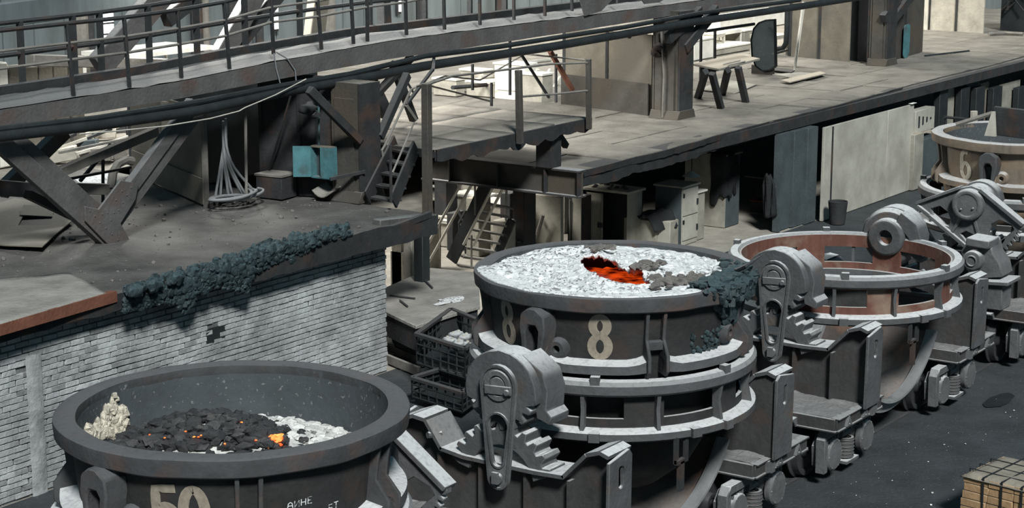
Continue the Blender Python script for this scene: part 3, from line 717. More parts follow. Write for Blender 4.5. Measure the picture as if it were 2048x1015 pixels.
def pot(label, c, k, shellmat, rimmat, inmat, numbers, nmat='number_paint', rot=0.0, depth=3.05, tilt=(0, 0)):
    """c = centre of the top of the rim, k = scale (1 = 1.9 m radius)"""
    cx, cy, zr = c
    p = thing('slag_pot', label, 'slag pot', (cx, cy, zr - 3.05 * k), 'slag pots on the cars')
    sc = lambda pr: [(r * k, h * k) for r, h in pr]
    inner = [(1.66, -.02), (1.64, -.5), (1.56, -1.0), (1.45, -1.5), (1.2, -2.2), (.8, -2.7), (0, -2.85)]
    sh = obj('shell', MB().lathe(sc(PROF), c, n=96, closed=False), shellmat, p)
    obj('lining', MB().lathe(sc(inner), c, n=96, closed=False), inmat, p)
    rim = MB().lathe(sc([(1.655, -.10), (1.66, -.012), (1.69, 0), (1.86, 0), (1.895, -.02), (1.90, -.06), (1.885, -.19), (1.86, -.21), (1.70, -.22)]), c, n=120)
    for i, v in enumerate(rim.v):
        v.z += .012 * nz(v.x, v.y, v.z, 2.3) * k; d_ = V((v.x - cx, v.y - cy, 0)).normalized(); v += d_ * (.012 * nz(v.x, v.y, 7, 2.0))
    obj('rim', rim, rimmat, p)
    def S3(a, r, h): t = radians(a + rot); return V((cx + r * k * cos(t), cy + r * k * sin(t), zr + h * k))
    bounds = [183.5, 226.5, 232.5, 281, 287, 335, 341, 356.5, 363.5, 381, 387, 433, 439, 487.5, 493.5, 536.5]
    for a0, a1 in zip(bounds[0::2], bounds[1::2]):
        n_ = max(4, int((a1 - a0) / 4))
        s_ = MB()
        vs = []
        for i in range(n_ + 1):
            a = a0 + (a1 - a0) * i / n_; e = min(i, n_ - i) / n_; up = .07 * max(0, 1 - e * 7)
            vs += [S3(a, 1.60, -.85 + up), S3(a, 1.86, -.90 + up), S3(a, 1.865, -1.01 + up * .4), S3(a, 1.58, -1.04)]
        fs = []
        for i in range(n_):
            for j in range(4): fs.append((i * 4 + j, i * 4 + (j + 1) % 4, i * 4 + 4 + (j + 1) % 4, i * 4 + 4 + j))
        fs += [(0, 1, 2, 3), (n_ * 4 + 3, n_ * 4 + 2, n_ * 4 + 1, n_ * 4)]
        s_.add(vs, fs)
        obj('shelf', s_, 'cast_iron' if shellmat == 'pot_iron' else shellmat, p)
        for a, da in ((a0, .9), (a1, -.9)):
            out = [(1.68, -.18), (1.84, -.18), (1.80, -.40), (1.78, -.58), (1.93, -.78), (1.93, -.98), (1.86, -1.05), (1.58, -1.05)]
            q0 = [S3(a, r, h) for r, h in out]; q1 = [S3(a + da * 1.6, r, h) for r, h in out]; n2 = len(out)
            mb = MB().add(q0 + q1, [tuple(range(n2)), tuple(range(2 * n2 - 1, n2 - 1, -1))] + [(i, (i + 1) % n2, n2 + (i + 1) % n2, n2 + i) for i in range(n2)])
            obj('rib', mb, rimmat if shellmat == 'pot_iron' else shellmat, p, bev=.01)
    for a in (180 + rot, rot):             # lifting lugs over the trunnion axis: an arched horn
        t = radians(a); e = V((cos(t), sin(t), 0)); sd = V((-sin(t), cos(t), 0))
        base = V((cx, cy, zr))
        outl = [(-.13, -1.05), (-.15, -.72), (-.20, -.45), (-.18, -.28), (-.07, -.20), (.07, -.20), (.18, -.28), (.20, -.45), (.15, -.72), (.13, -1.05), (.07, -1.05), (.085, -.72), (.10, -.50), (.05, -.42), (-.05, -.42), (-.10, -.50), (-.085, -.72), (-.07, -1.05)]
        mb = MB().prism(outl, lambda u, v: base + e * 1.69 * k + sd * u * k + V((0, 0, v * k)), e * .30 * k)
        mb.prism([(-.13, -.98), (.13, -.98), (.12, -.5), (-.12, -.5)], lambda u, v: base + e * 1.66 * k + sd * u * k + V((0, 0, v * k)), e * .12 * k)
        obj('lifting_lug', mb, 'rim_iron', p, bev=.02)
    for a, h in ((187.5, -.74), (234 + 38, -.68))[:1 if c[0] < -2 else 2]:
        mb = MB()
        e = (S3(a, 1, 0) - S3(a, 0, 0)).normalized(); q0 = S3(a, 1.62, h); rr = .13 * k
        w_ = MB().lathe([(.05, 0), (.05, .16), (.10, .16), (.14, .10), (.15, 0)], (0, 0, 0), 'z', n=18)
        R_ = e.to_track_quat('Z', 'Y').to_matrix()
        mb.add([q0 + R_ @ (v * k) for v in w_.v], w_.f)
        obj('boss', mb, rimmat, p)
    c0 = S3(229.5, 1.74, -.66); e = V((-sin(radians(229.5 + rot)), cos(radians(229.5 + rot)), 0))
    obj('tie', MB().bar(c0 - e * .11 * k, c0 + e * .11 * k, .10, .12), rimmat, p, bev=.01)
    for text, a, hc, size, wd in numbers:
        adv = 0.50 * size
        for ci, chx in enumerate(text):
            off = (ci - (len(text) - 1) / 2) * adv
            def fn(u, v):
                h = hc + v * size; r = prad(h) + .008
                return S3(a + math.degrees((off + u * size * 1.25) / r), r, h)
            nb = MB()
            for st in DIG[chx]:
                dense = []
                for (q0, q1) in zip(st, st[1:]):
                    dense += [tuple(V(q0).lerp(V(q1), t / 3)) for t in range(3)]
                dense.append(st[-1]); stroke_strip(nb, fn, dense, wd)
            obj('painted_digit', nb, nmat, p, fix=False)
    return p, S3
p8, S8 = pot('full slag pot numbered 8 with white crust and a glowing hole', (0, 0, 4.05), 1.0, 'pot_iron', 'rim_iron', 'inner_grey', [('8', 206, -.555, .60, .15), ('8', 157, -.54, .60, .15)])
p50, S50 = pot('slag pot numbered 50 at the lower left holding dark cinders', (-7.12, .38, 3.76), .995, 'pot_iron', 'rim_iron', 'inner_grey', [('50', 206, -.62, .60, .15)], rot=-2)
p6, S6 = pot('brownish slag pot numbered 6 at the right edge', (15.75, 0, 4.02), .945, 'pot_old', 'pot_old', 'inner_grey', [('6', 158, -.55, .66, .13)], nmat='number_pale')
# chalk writing on the pot numbered 50
for text, a, hc, size, tlt in (('AИНЕ', 247.5, -.63, .070, .10), ('МС ВМБ БТ', 252.5, -.79, .070, .14)):
    for ci, chx in enumerate(text):
        off = (ci - (len(text) - 1) / 2) * .072; cm = MB()
        def fn(u, v):
            h = hc + v * size + off * tlt; r = prad(h) + .008
            return S50(a + math.degrees((off + u * size) / r), r, h)
        for st in CH[chx]: stroke_strip(cm, fn, st, .13)
        if cm.v: obj('chalk_letter', cm, 'slag_white', p50, fix=False)

# ------------------------------------------------------------------ what is in the pots
# white crust with a broken hole on pot 8
hole = [P(px, py, z=4.02) for px, py in ((1156, 524), (1166, 515), (1190, 512), (1212, 516), (1236, 524), (1238, 535), (1262, 540), (1284, 546), (1288, 556), (1304, 568), (1296, 573), (1262, 570), (1232, 569), (1206, 563), (1186, 550), (1170, 542), (1162, 533))]
def inside(x, y, poly):
    r = False; j = len(poly) - 1
    for i in range(len(poly)):
        if (poly[i].y > y) != (poly[j].y > y) and x < (poly[j].x - poly[i].x) * (y - poly[i].y) / (poly[j].y - poly[i].y) + poly[i].x: r = not r
        j = i
    return r
def hdist(x, y):
    d = 9
    for i in range(len(hole)):
        a, b_ = hole[i], hole[(i + 1) % len(hole)]; ab = V((b_.x - a.x, b_.y - a.y)); ap = V((x - a.x, y - a.y))
        t = max(0, min(1, ap.dot(ab) / ab.dot(ab))); d = min(d, (ap - ab * t).length)
    return d
hb_, hd_ = P(1190, 506, z=4.03), P(1292, 540, z=4.03)
def crust(x, y):
    r = sqrt(x * x + y * y)
    h = .05 * nz(x, y, 1, 1.1) + .035 * nz(x, y, 2, 4)
    v1, v2 = nz(x, y, 3, 7), nz(x, y, 6, 13)
    h += .022 * v1 - .07 * max(0, v2 - .25) * 3 + .02 * max(0, abs(nz(x, y, 8, 5)) * -1 + .12) * 4
    d = hdist(x, y); h += .05 * max(0, 1 - d / .16)
    for c_, a_, s_ in ((hb_, .11, .030), (hd_, .13, .028)):
        h += a_ * math.exp(-((x - c_.x) ** 2 + (y - c_.y) ** 2) / s_)
    return 4.005 + h * min(1, (1.72 - r) * 5 + .15) - .03 * max(0, (x * .5 - y * .2)) * .5
nr, na = 60, 190
mb = MB(); keep = {}
for i in range(nr + 1):
    for j in range(na):
        a = 2 * pi * j / na; ad = math.degrees(a); f_ = max(0, min(1, (ad - 105) / 25, (262 - ad) / 14))
        rm = 1.668 + (.19 + .02 * nz(cos(a) * 4, sin(a) * 4, 2)) * f_; r = rm * (i / nr) ** .75
        x, y = r * cos(a), r * sin(a); zc_ = crust(x * min(1, 1.66 / max(r, .01)), y * min(1, 1.66 / max(r, .01)))
        if r > 1.60 and f_ > 0: t_ = min(1, (r - 1.60) / .06) * f_; zc_ = zc_ * (1 - t_) + (4.064 + .012 * nz(x, y, 4, 9)) * t_
        mb.v.append(V((x, y, zc_)))
for i in range(nr):
    for j in range(na):
        q = (i * na + j, (i + 1) * na + j, (i + 1) * na + (j + 1) % na, i * na + (j + 1) % na)
        cxy = sum((mb.v[t] for t in q), V((0, 0, 0))) / 4
        if not inside(cxy.x, cxy.y, hole): mb.f.append(q)
cr = thing('slag_crust', 'white crusted slag filling the pot numbered 8 around a red glowing hole', 'slag', (0, 0, 3.7))
def crust_mat():
    mt = MATS['slag_white']; t = mt.node_tree; L = t.links.new; b = t.nodes['Principled BSDF']
    g = nn(t, 'ShaderNodeNewGeometry')
    base = b.inputs['Base Color'].links[0].from_socket
    v = nn(t, 'ShaderNodeTexNoise'); v.inputs['Scale'].default_value = 9; v.inputs['Detail'].default_value = 6; v.inputs['Distortion'].default_value = 2.2
    L(g.outputs['Position'], v.inputs['Vector'])
    r = nn(t, 'ShaderNodeMapRange'); r.inputs[1].default_value = .52; r.inputs[2].default_value = .60; r.inputs[4].default_value = .92; L(v.outputs['Fac'], r.inputs[0])
    v2 = nn(t, 'ShaderNodeTexNoise'); v2.inputs['Scale'].default_value = 1.1; L(g.outputs['Position'], v2.inputs['Vector'])
    r2 = nn(t, 'ShaderNodeMapRange'); r2.inputs[1].default_value = .38; r2.inputs[2].default_value = .55; r2.inputs[3].default_value = .4; L(v2.outputs['Fac'], r2.inputs[0])
    mm = nn(t, 'ShaderNodeMath', operation='MULTIPLY'); L(r.outputs[0], mm.inputs[0]); L(r2.outputs[0], mm.inputs[1])
    mx = nn(t, 'ShaderNodeMix', data_type='RGBA'); L(mm.outputs[0], mx.inputs[0]); L(base, mx.inputs[6]); mx.inputs[7].default_value = (.13, .12, .12, 1)
    L(mx.outputs[2], b.inputs['Base Color'])
crust_mat()
o = obj('crust', mb, 'slag_white', cr, fix=False); md = o.modifiers.new('t', 'SOLIDIFY'); md.thickness = .035; md.offset = -1
lv = MB().grid(30, 20, lambda u, v: V((hole[0].x - 1.6 + 3.0 * u, hole[0].y - 1.7 + 2.4 * v, 3.74 + .05 * nz(u * 12, v * 9, 1))))
lv.f = [f for f in lv.f if sum((lv.v[i] for i in f), V((0, 0, 0))).xy.length / 4 < 1.45]
obj('molten_slag', lv, 'molten', cr, fix=False, label='red glowing molten slag')
lump = MB()
random.seed(3)
for k in range(26):
    c_ = hd_ if k < 18 else hb_
    q0 = V((c_.x + random.gauss(0, .10), c_.y + random.gauss(0, .07), 4.07 + random.random() * .06)); lump.blob(q0, .03 + .045 * random.random(), (1.5, 1, .6), k, .9, 2, 3)
obj('clinker', lump, 'slag_grey', cr, label='grey brown clinker lumps at the hole')['kind'] = 'stuff'
# black run of slag over the rim of pot 8
sp = thing('spilled_slag', 'black slag frozen over the right rim of the pot numbered 8', 'slag', (1.2, -1.4, 3.3))
mb = MB(); random.seed(8)
for k in range(240):
    a = radians(random.gauss(278, 13)); r = 1.50 + .42 * random.random()
    z = 4.03 + .05 * random.random() + (.03 if r < 1.8 else -.02)
    mb.blob((r * cos(a), r * sin(a), z), .035 + .05 * random.random(), (1.2, 1.1, .7), k, .7, 1)
obj('crust_over_rim', mb, 'tar', sp)['kind'] = 'stuff'
mb = MB()
for k in range(150):
    s_ = random.random(); a = radians(random.gauss(276, 9 * (1 - .5 * s_))); h = -.02 - .52 * s_ ** 1.4
    r = max(1.905, prad(-.3) + .02) if h > -.22 else prad(h) + .03
    mb.blob((r * cos(a), r * sin(a), 4.05 + h), .03 + .045 * random.random(), (1, 1, 1.5), k, .7, 1)
for k in range(80):
    a = radians(random.gauss(262, 7)); h = -.9 + .4 * random.random() - .1; r = prad(h) + .01
    mb.blob((r * cos(a), r * sin(a), 4.05 + h), .018 + .02 * random.random(), (1, 1, 1.2), k, .7, 1)
obj('drips', mb, 'tar', sp)['kind'] = 'stuff'
mb = MB()
for k in range(70):
    t = random.random(); q0 = P(1300 + 110 * t, 562 - 8 * t + random.gauss(0, 7), z=4.04); mb.blob(q0, .03 + .04 * random.random(), (1.4, 1, .6), k, .7, 1)
obj('dark_streak', mb, 'slag_grey', sp)['kind'] = 'stuff'
# metal sliver stuck in the rim
mb = MB().tube([P(1462, 545, z=4.08), P(1490, 533, z=4.22), P(1524, 510, z=4.3)], [.035, .03, .006], 6)
tag(obj('steel_sliver', mb, 'wheel_iron'), 'thin steel sliver sticking out over the right rim of the pot numbered 8', 'scrap')

# cinders in pot 50
cx, cy = -7.12, .38
ZC = 3.16
cd_ = thing('cinder_heap', 'dark cinders and pale ash with glowing embers in the pot numbered 50', 'cinders', (cx, cy, 2.9))
def mound(x, y):
    r = sqrt((x - cx) ** 2 + (y - cy) ** 2)
    q0 = P(400, 862, z=ZC + .2)
    return ZC + .30 * math.exp(-((x - q0.x) ** 2 / 1.1 + (y - q0.y) ** 2 / .7)) + .05 * nz(x, y, 1, 2.5) + .03 * nz(x, y, 2, 9) - .06 * r
mb = MB()
for i in range(46):
    for j in range(140):
        r = 1.60 * i / 45; a = 2 * pi * j / 140; x, y = cx + r * cos(a), cy + r * sin(a); mb.v.append(V((x, y, mound(x, y))))
for i in range(45):
    for j in range(140): mb.f.append((i * 140 + j, (i + 1) * 140 + j, (i + 1) * 140 + (j + 1) % 140, i * 140 + (j + 1) % 140))
o = obj('ash_bed', mb, 'ash', cd_, fix=False); o['kind'] = 'stuff'
random.seed(21); mb = MB(); em = MB(); wt = MB()
k = 0
while k < 900:
    px, py = random.gauss(430, 105), random.gauss(862, 24)
    if px > 560 and random.random() < .75: continue
    if px > 640 or px < 235: continue
    if py < 838 + abs(px - 440) * .10 - 18: continue
    q0 = P(px, py, z=ZC + .15); 
    if (V((q0.x - cx, q0.y - cy))).length > 1.56: continue
    q0.z = mound(q0.x, q0.y) + .02 + .05 * random.random()
    mb.blob(q0, .03 + .06 * random.random() ** 2, (1 + .5 * random.random(), 1 + .3 * random.random(), .75), k, .8, 1); k += 1
o = obj('cinders', mb, 'cinder', cd_); o['kind'] = 'stuff'
for px, py, r in ((549, 873, .07), (556, 866, .045), (541, 879, .05), (560, 878, .04), (484, 860, .022), (389, 890, .022), (397, 890, .02), (403, 889, .02), (300, 880, .018), (330, 888, .018), (345, 893, .018), (450, 896, .02), (437, 868, .018), (512, 884, .022), (470, 905, .022), (580, 900, .02), (372, 884, .018), (455, 858, .018)):
    q0 = P(px, py, z=ZC + .2); q0.z = mound(q0.x, q0.y) + .09 ; q0 = CAM + (q0 - CAM) * ((q0 - CAM).length - .0) / (q0 - CAM).length
    em.blob(q0, r if r > .04 else r * .55, (1.3, 1, .6), px, .9, 2, 3)
obj('embers', em, 'ember', cd_, label='orange glowing embers')['kind'] = 'stuff'
for k in range(420):
    a = radians(random.uniform(-45, 70)); r = random.uniform(.85, 1.58); x, y = cx + r * cos(a), cy + r * sin(a)
    wt.blob((x, y, mound(x, y) + .03), .02 + .05 * random.random(), (1.4, 1.1, .6), k, .8, 1)
o = obj('ash_lumps', wt, 'ash', cd_); o['kind'] = 'stuff'
mb = MB()
for k in range(260):
    t = random.random() ** 1.3; px = 172 + 78 * random.random(); a_ = None
    top = 862 - 70 * max(0, 1 - abs(px - 228) / 40) - 12 * random.random()
    py = top + (872 - top) * random.random() ** .8
    # patch of splashed slag on the far left inside wall of the pot
    rr = 1.615; best = None
    for st in range(60):
        zz = 3.1 + .6 * st / 60; q0 = P(px, py, z=zz); d = abs((V((q0.x - cx, q0.y - cy))).length - (1.655 - .09 * (3.76 - zz)))
        if best is None or d < best[0]: best = (d, q0)
    if best[0] < .05: mb.blob(best[1], .02 + .035 * random.random(), (1, 1, 1.3), k, .9, 1)
if mb.v: obj('splash_crust', mb, 'splash', cd_, label='pale slag splash stuck to the inside wall')['kind'] = 'stuff'
# ------------------------------------------------------------------ walkway along the columns
WKY = 11.0
tops = [(-80, 236), (0, 220), (195, 190), (363, 163), (547, 125), (791, 81), (900, 67), (1165, 33), (1400, 2), (1700, -40)]
lows = [(-80, 270), (0, 254), (195, 224), (363, 196), (547, 160), (791, 116), (900, 101), (1165, 60), (1400, 22), (1700, -20)]
T = [P(*p, y=WKY) for p in tops]; Lw = [P(*p, y=WKY) for p in lows]
def wz(x, lst=T):
    for a, b in zip(lst, lst[1:]):
        if a.x <= x <= b.x: return a.z + (b.z - a.z) * (x - a.x) / (b.x - a.x)
    return lst[0].z if x < lst[0].x else lst[-1].z
wk = thing('walkway', 'long grey steel walkway with pipe railings crossing the upper left', 'walkway', (10, WKY, 5))
mb = MB(); fl = MB(); dk = MB(); bk = MB(); lo = MB(); b2 = MB()
random.seed(4)
NS = 90; xa, xb = T[0].x, T[-1].x
for k in range(NS):
    x0, x1 = xa + (xb - xa) * k / NS, xa + (xb - xa) * (k + 1) / NS
    zt0, zt1, zl0, zl1 = wz(x0), wz(x1), wz(x0, Lw), wz(x1, Lw)
    w0, w1 = .03 * nz(x0, 1, 1, 1.2), .03 * nz(x1, 1, 1, 1.2)
    mb.add([(x0, WKY + w0, zl0), (x1, WKY + w1, zl1), (x1, WKY, zt1), (x0, WKY, zt0), (x0, WKY + .06, zl0), (x1, WKY + .06, zl1), (x1, WKY + .06, zt1), (x0, WKY + .06, zt0)],
           [(0, 1, 2, 3), (7, 6, 5, 4), (0, 4, 5, 1), (3, 2, 6, 7)])
    lo.add([(x0, WKY, zl0), (x1, WKY, zl1), (x1, WKY + .3, zl1), (x0, WKY + .3, zl0)], [(0, 1, 2, 3)])
    for j in range(6):
        def dz(x, j): return .03 * nz(x, j * .2, 2, 2.5) + (.05 if j in (2, 3) else 0) * (1 + nz(x, 3, 3, 1.5)) + .02
        ya, yb = WKY + .28 * j, WKY + .28 * (j + 1)
        dk.add([(x0, ya, zt0 + dz(x0, j)), (x1, ya, zt1 + dz(x1, j)), (x1, yb, zt1 + dz(x1, j + 1)), (x0, yb, zt0 + dz(x0, j + 1))], [(0, 1, 2, 3)])
    bk.add([(x0, WKY + 1.25, zt0 - .1), (x1, WKY + 1.25, zt1 - .1), (x1, WKY + 1.25, zt1 + .17), (x0, WKY + 1.25, zt0 + .17), (x0, WKY + 1.32, zt0 - .1), (x1, WKY + 1.32, zt1 - .1), (x1, WKY + 1.32, zt1 + .19), (x0, WKY + 1.32, zt0 + .19)], [(0, 1, 2, 3), (7, 6, 5, 4), (3, 2, 6, 7), (0, 4, 5, 1)])
    b2.add([(x0, WKY + 1.68, zt0 - .35), (x1, WKY + 1.68, zt1 - .35), (x1, WKY + 1.68, zt1 + .02), (x0, WKY + 1.68, zt0 + .02)], [(0, 1, 2, 3)])
obj('girder', mb, 'beam_grey', wk); obj('lower_flange', lo, 'beam_grey', wk, fix=False)
obj('deck', dk, 'beam_grey', wk, fix=False); obj('toe_board', bk, 'dark_steel', wk); obj('far_girder', b2, 'dark_steel', wk, fix=False)
near = [((147, 191), (133, 47)), ((259, 175), (248, 35)), ((363, 156), (355, 20)), ((459, 138), (448, 4)), ((547, 108), (541, -20)), ((643, 99), (632, -34)), ((707, 88), (700, -48)), ((735, 83), (733, -55)), ((813, 70), (809, -62)), ((889, 59), (886, -80)), ((960, 50), (958, -90)), ((1028, 40), (1026, -98)), ((1090, 32), (1089, -104)), ((1144, 22), (1142, -112)), ((1235, 6), (1235, -125)), ((1330, -5), (1330, -135))]
B0 = [P(*b_, y=WKY + .06) for b_, t_ in near]; T0 = [P(*t_, y=WKY + .06) for b_, t_ in near]
B0 = [B0[0] + V((-2.2, 0, -.03))] + B0; T0 = [T0[0] + V((-2.2, 0, -.02))] + T0
for a, b in zip(B0, T0): obj('post', MB().bar(a, b, .07, .05, (1, 0, 0)), 'dark_steel', wk, bev=.006)
for fr in (1.0, .73, .50): obj('rail', MB().tube([a.lerp(b, fr) for a, b in zip(B0, T0)], .04 if fr == 1 else .026, 6), 'pipe_dull' if fr < 1 else 'dark_steel', wk)
farp = [P(px, 60, y=WKY + 1.4).x for px in (-40, 40, 146, 200, 297, 393, 490, 600, 740, 850, 940, 1010)]
FB = [V((x, WKY + 1.4, wz(x))) for x in farp]; FT = [p + V((0, 0, 1.22)) for p in FB]
for a, b in zip(FB, FT): obj('post', MB().bar(a, b, .11, .07, (1, 0, 0)), 'dark_steel', wk)
for fr in (1.0, .55): obj('rail', MB().tube([a.lerp(b, fr) for a, b in zip(FB, FT)], .045, 6), 'dark_steel', wk)
for quad in (((1158, -8), (1232, -8), (1203, 22), (1170, 32)), ((1280, -6), (1345, -10), (1318, 5), (1290, 8))):
    mb = MB().prism([(p.x, p.z) for p in (P(*q, y=WKY - .05) for q in quad)], lambda u, v: (u, WKY - .05, v), (0, .03, 0))
    obj('bent_plate', mb, 'beam_grey', wk)
tube_lo = [(-80, 285), (0, 272), (195, 250), (390, 222), (560, 185), (700, 160), (850, 132), (1100, 94), (1250, 68), (1380, 45), (1600, 13), (1760, -12)]
tube_up = [(-80, 270), (0, 258), (195, 236), (400, 203), (560, 172), (700, 148), (850, 112), (1000, 93), (1100, 77), (1250, 54), (1400, 26), (1600, 0)]
tag(obj('conduit', MB().tube([P(*p, y=WKY - .45) for p in tube_lo], .095, 10), 'black_paint'), 'thick black conduit slung below the walkway', 'pipe')
tag(obj('conduit', MB().tube([P(*p, y=WKY - .45) for p in tube_up], .055, 8), 'black_paint'), 'thinner black conduit running above the thick one under the walkway', 'pipe')
tag(obj('wire', MB().tube([P(*p, y=WKY - .6) for p in ((160, 268), (230, 262), (330, 252), (420, 237), (478, 222), (490, 215), (550, 190), (612, 158))], .013, 5), 'pipe_light'), 'thin pale wire sagging in front of the dark opening', 'wire')
tag(obj('wire', MB().tube([P(*p, y=WKY - .03) for p in ((548, 106), (552, 135), (560, 165), (566, 185))], .014, 5), 'cable_grey'), 'short wire hanging down from the walkway rail', 'wire')
tag(obj('wire', MB().tube([P(*p, y=WKY - .03) for p in ((552, 104), (575, 118), (590, 140), (593, 168))], .014, 5), 'cable_grey'), 'curved wire looping from the walkway girder', 'wire')

# V-shaped truss foot at the left
tr = thing('truss_foot', 'riveted V-shaped truss of heavy diagonals standing on the left platform', 'truss', (1.04, 10.9, ZP))
TY = 10.9
def TP(px, py, dy=0): return P(px, py, y=TY + dy)
for q0, q1, wd in (((212, 478), (-25, 262), .30), ((232, 462), (20, 268), .26), ((206, 448), (385, 205), .24), ((222, 456), (402, 214), .20)):
    d_ = 0 if wd in (.30, .24) else .05
    mb = MB().bar(TP(*q0, d_), TP(*q1, d_), .16, wd, (0, 0, 1)); obj('diagonal', mb, 'beam_grey', tr, bev=.01)
gus = [(168, 412), (196, 418), (240, 360), (276, 367), (270, 398), (240, 446), (264, 490), (222, 496), (170, 442)]
gp = [TP(*p, -.12) for p in gus]
gmb = MB().prism([(p.x, p.z) for p in gp], lambda u, v: (u, TY - .14, v), (0, .04, 0)); gs = obj('gusset', gmb, 'beam_grey', tr, bev=.006)
rv = MB()
for px, py in ((180, 422), (190, 432), (200, 445), (212, 456), (224, 468), (236, 480), (205, 428), (222, 440), (238, 420), (246, 405), (254, 390), (262, 375), (232, 400), (244, 382), (228, 425), (215, 425)):
    q0 = TP(px, py, -.145); rv.blob(q0, .018, (1, .6, 1), 0, 0, 0)
o = obj('rivets', rv, 'beam_grey', gs); o['kind'] = 'stuff'
for nm, q0, q1, y, wd, hh, mt, lab in (('strut', (182, 449), (55, 388), 11.6, .18, .14, 'dark_steel', 'dark strut sloping down behind the left truss diagonal'),
    ('strut', (100, 352), (312, 262), 12.0, .16, .16, 'pipe_dull', 'angle iron strut rising behind the V-shaped truss'),
    ('beam', (-40, 372), (118, 384), 12.2, .3, .26, 'dark_steel', 'dark floor beam at the far left edge'),
    ('beam', (140, 376), (212, 378), 12.6, .2, .2, 'pipe_dull', 'short log-like grey beam behind the truss'),
    ('strut', (2, 384), (128, 262), 13.0, .2, .26, 'beam_grey', 'pale broad brace leaning behind the left truss'),
    ('strut', (160, 362), (222, 288), 13.2, .06, .06, 'dark_steel', 'thin dark brace crossing behind the angle iron strut'),
    ('rod', (118, 305), (258, 276), 14, .05, .05, 'pipe_light', 'pale rod propped across the clutter behind the truss'),
    ('rod', (60, 372), (262, 334), 13, .05, .05, 'dark_steel', 'dark rod low behind the truss'),
    ('post', (206, 405), (206, 318), 13, .05, .05, 'dark_steel', 'thin upright post behind the truss')):
    a, b = P(*q0, y=y), P(*q1, y=y); tag(obj(nm, MB().bar(a, b, wd, hh), mt, bev=.006), lab, 'steel bar')
# curled sheet with a square hole on the dirt at the left
cs = [P(px, py, z=ZP + .06) for px, py in ((-30, 415), (30, 400), (110, 410), (150, 440), (118, 462), (85, 497), (10, 492), (-30, 490))]
hs = [P(px, py, z=ZP + .06) for px, py in ((48, 432), (108, 430), (98, 452), (36, 452))]
mb = MB().prism([(p.x, p.y) for p in cs], lambda u, v: (u, v, ZP + .07 + .05 * nz(u, v, 1, 2)), (0, 0, .02), [[(p.x, p.y) for p in hs]])
sh_ = tag(obj('torn_sheet', mb, 'sheet_tan'), 'torn tan sheet with a square hole lying on the dirt at the far left', 'sheet')
mb = MB().prism([(p.x, p.y) for p in hs], lambda u, v: (u, v, ZP + .035), (0, 0, .01)); obj('opening', mb, 'black_paint', sh_, label='black patch painted as the shade in the square hole')  # thin black patch below the cut-out, painted as its shade
mb = MB().prism([(p.x, p.y) for p in (P(40, 432, z=ZP + .1), P(108, 430, z=ZP + .1), P(100, 418, z=ZP + .1), P(48, 418, z=ZP + .1))], lambda u, v: (u, v, ZP + .12 + .12 * (v - hs[0].y)), (0, 0, .02)); obj('raised_flap', mb, 'sheet_tan', sh_)

# ------------------------------------------------------------------ column A with its sheet walls
def column(nm, lab, x, y0, y1, ztop, w_=.62, mat='column_steel', brace=True):
    c = thing(nm, lab, 'column', (x + w_ / 2, (y0 + y1) / 2, ZP))
    obj('shaft', MB().span((x + .03, y0 + .06, ZP), (x + w_ - .03, y1 - .06, ztop)), mat, c)
    obj('flange', MB().span((x, y0, ZP), (x + w_, y0 + .05, ztop)), 'dark_steel', c)
    obj('flange', MB().span((x, y1 - .05, ZP), (x + w_, y1, ztop)), mat, c)
    obj('face_plate', MB().span((x - .02, y0 + .16, ZP + .03), (x + .03, y1 - .08, ztop - .3)), mat, c)
    obj('base', MB().prism([(-.12, 0), (w_ + .12, 0), (w_ + .02, .22), (-.02, .22)], lambda u, v: (x + u, y0 - .03, ZP + v), (0, y1 - y0 + .06, 0)), mat, c, bev=.01)
    if brace:
        for s_ in (-1, 1):
            obj('knee_brace', MB().bar((x + w_ / 2 + s_ * .3, y0 + .02, ztop - 1.1), (x + w_ / 2 + s_ * 1.5, y0 + .25, ztop + .0), .14, .16), 'dark_steel', c, bev=.01)
    return c
ca = column('column', 'tall steel column beside the stair to the upper landing', 6.68, 9.84, 10.56, P(690, 166, x=6.68).z)
def sheet_wall(nm, lab, a, b, z0, z1, th, mat, panels=1, cat='partition', seams=True):
    """upright sheet wall between plan points a and b; the sheets are pieces"""
    a, b = V((a[0], a[1], z0)), V((b[0], b[1], z0)); n_ = (b - a).normalized(); nrm = V((n_.y, -n_.x, 0)) * th
    t = thing(nm, lab, cat, tuple((a + b) / 2))
    for k in range(panels):
        p0, p1 = a.lerp(b, k / panels), a.lerp(b, (k + 1) / panels - .008)
        off = nrm * (.25 * (k % 2)); jag = .05 * nz(k, z1, 3)
        pts = [p0, p1, p1 + V((0, 0, z1 - z0 + jag)), p0 + V((0, 0, z1 - z0 - jag))]
        mb = MB().add([p + off for p in pts] + [p + off + nrm for p in pts], [(0, 1, 2, 3), (7, 6, 5, 4), (0, 4, 5, 1), (1, 5, 6, 2), (2, 6, 7, 3), (3, 7, 4, 0)])
        obj('sheet', mb, mat, t)
        if seams: obj('seam', MB().bar(p1 + off - nrm * .0, p1 + off + V((0, 0, z1 - z0)), th * 1.6, .06, (1, 0, 0)), 'dark_steel', t)
    return t
q0, q1 = P(490, 392, z=ZP), P(662, 400, z=ZP)
sheet_wall('dark_partition', 'dark sheet partition behind the open teal box', (q1.x + .25, q1.y), (q0.x + .5, q0.y), ZP, 5.3, .05, 'dark_steel', 2)
q0, q1 = P(411, 411, z=ZP), P(262, 345, z=ZP)
bw = sheet_wall('tan_partition', 'tan sheet metal booth wall behind the V-shaped truss', (q0.x, q0.y), (q1.x, q1.y), ZP, 4.75, .05, 'sheet_tan', 2)
obj('corner_post', MB().span((q0.x - .04, q0.y - .05, ZP - .05), (q0.x + .06, q0.y + .02, 4.8)), 'pipe_dull', bw)
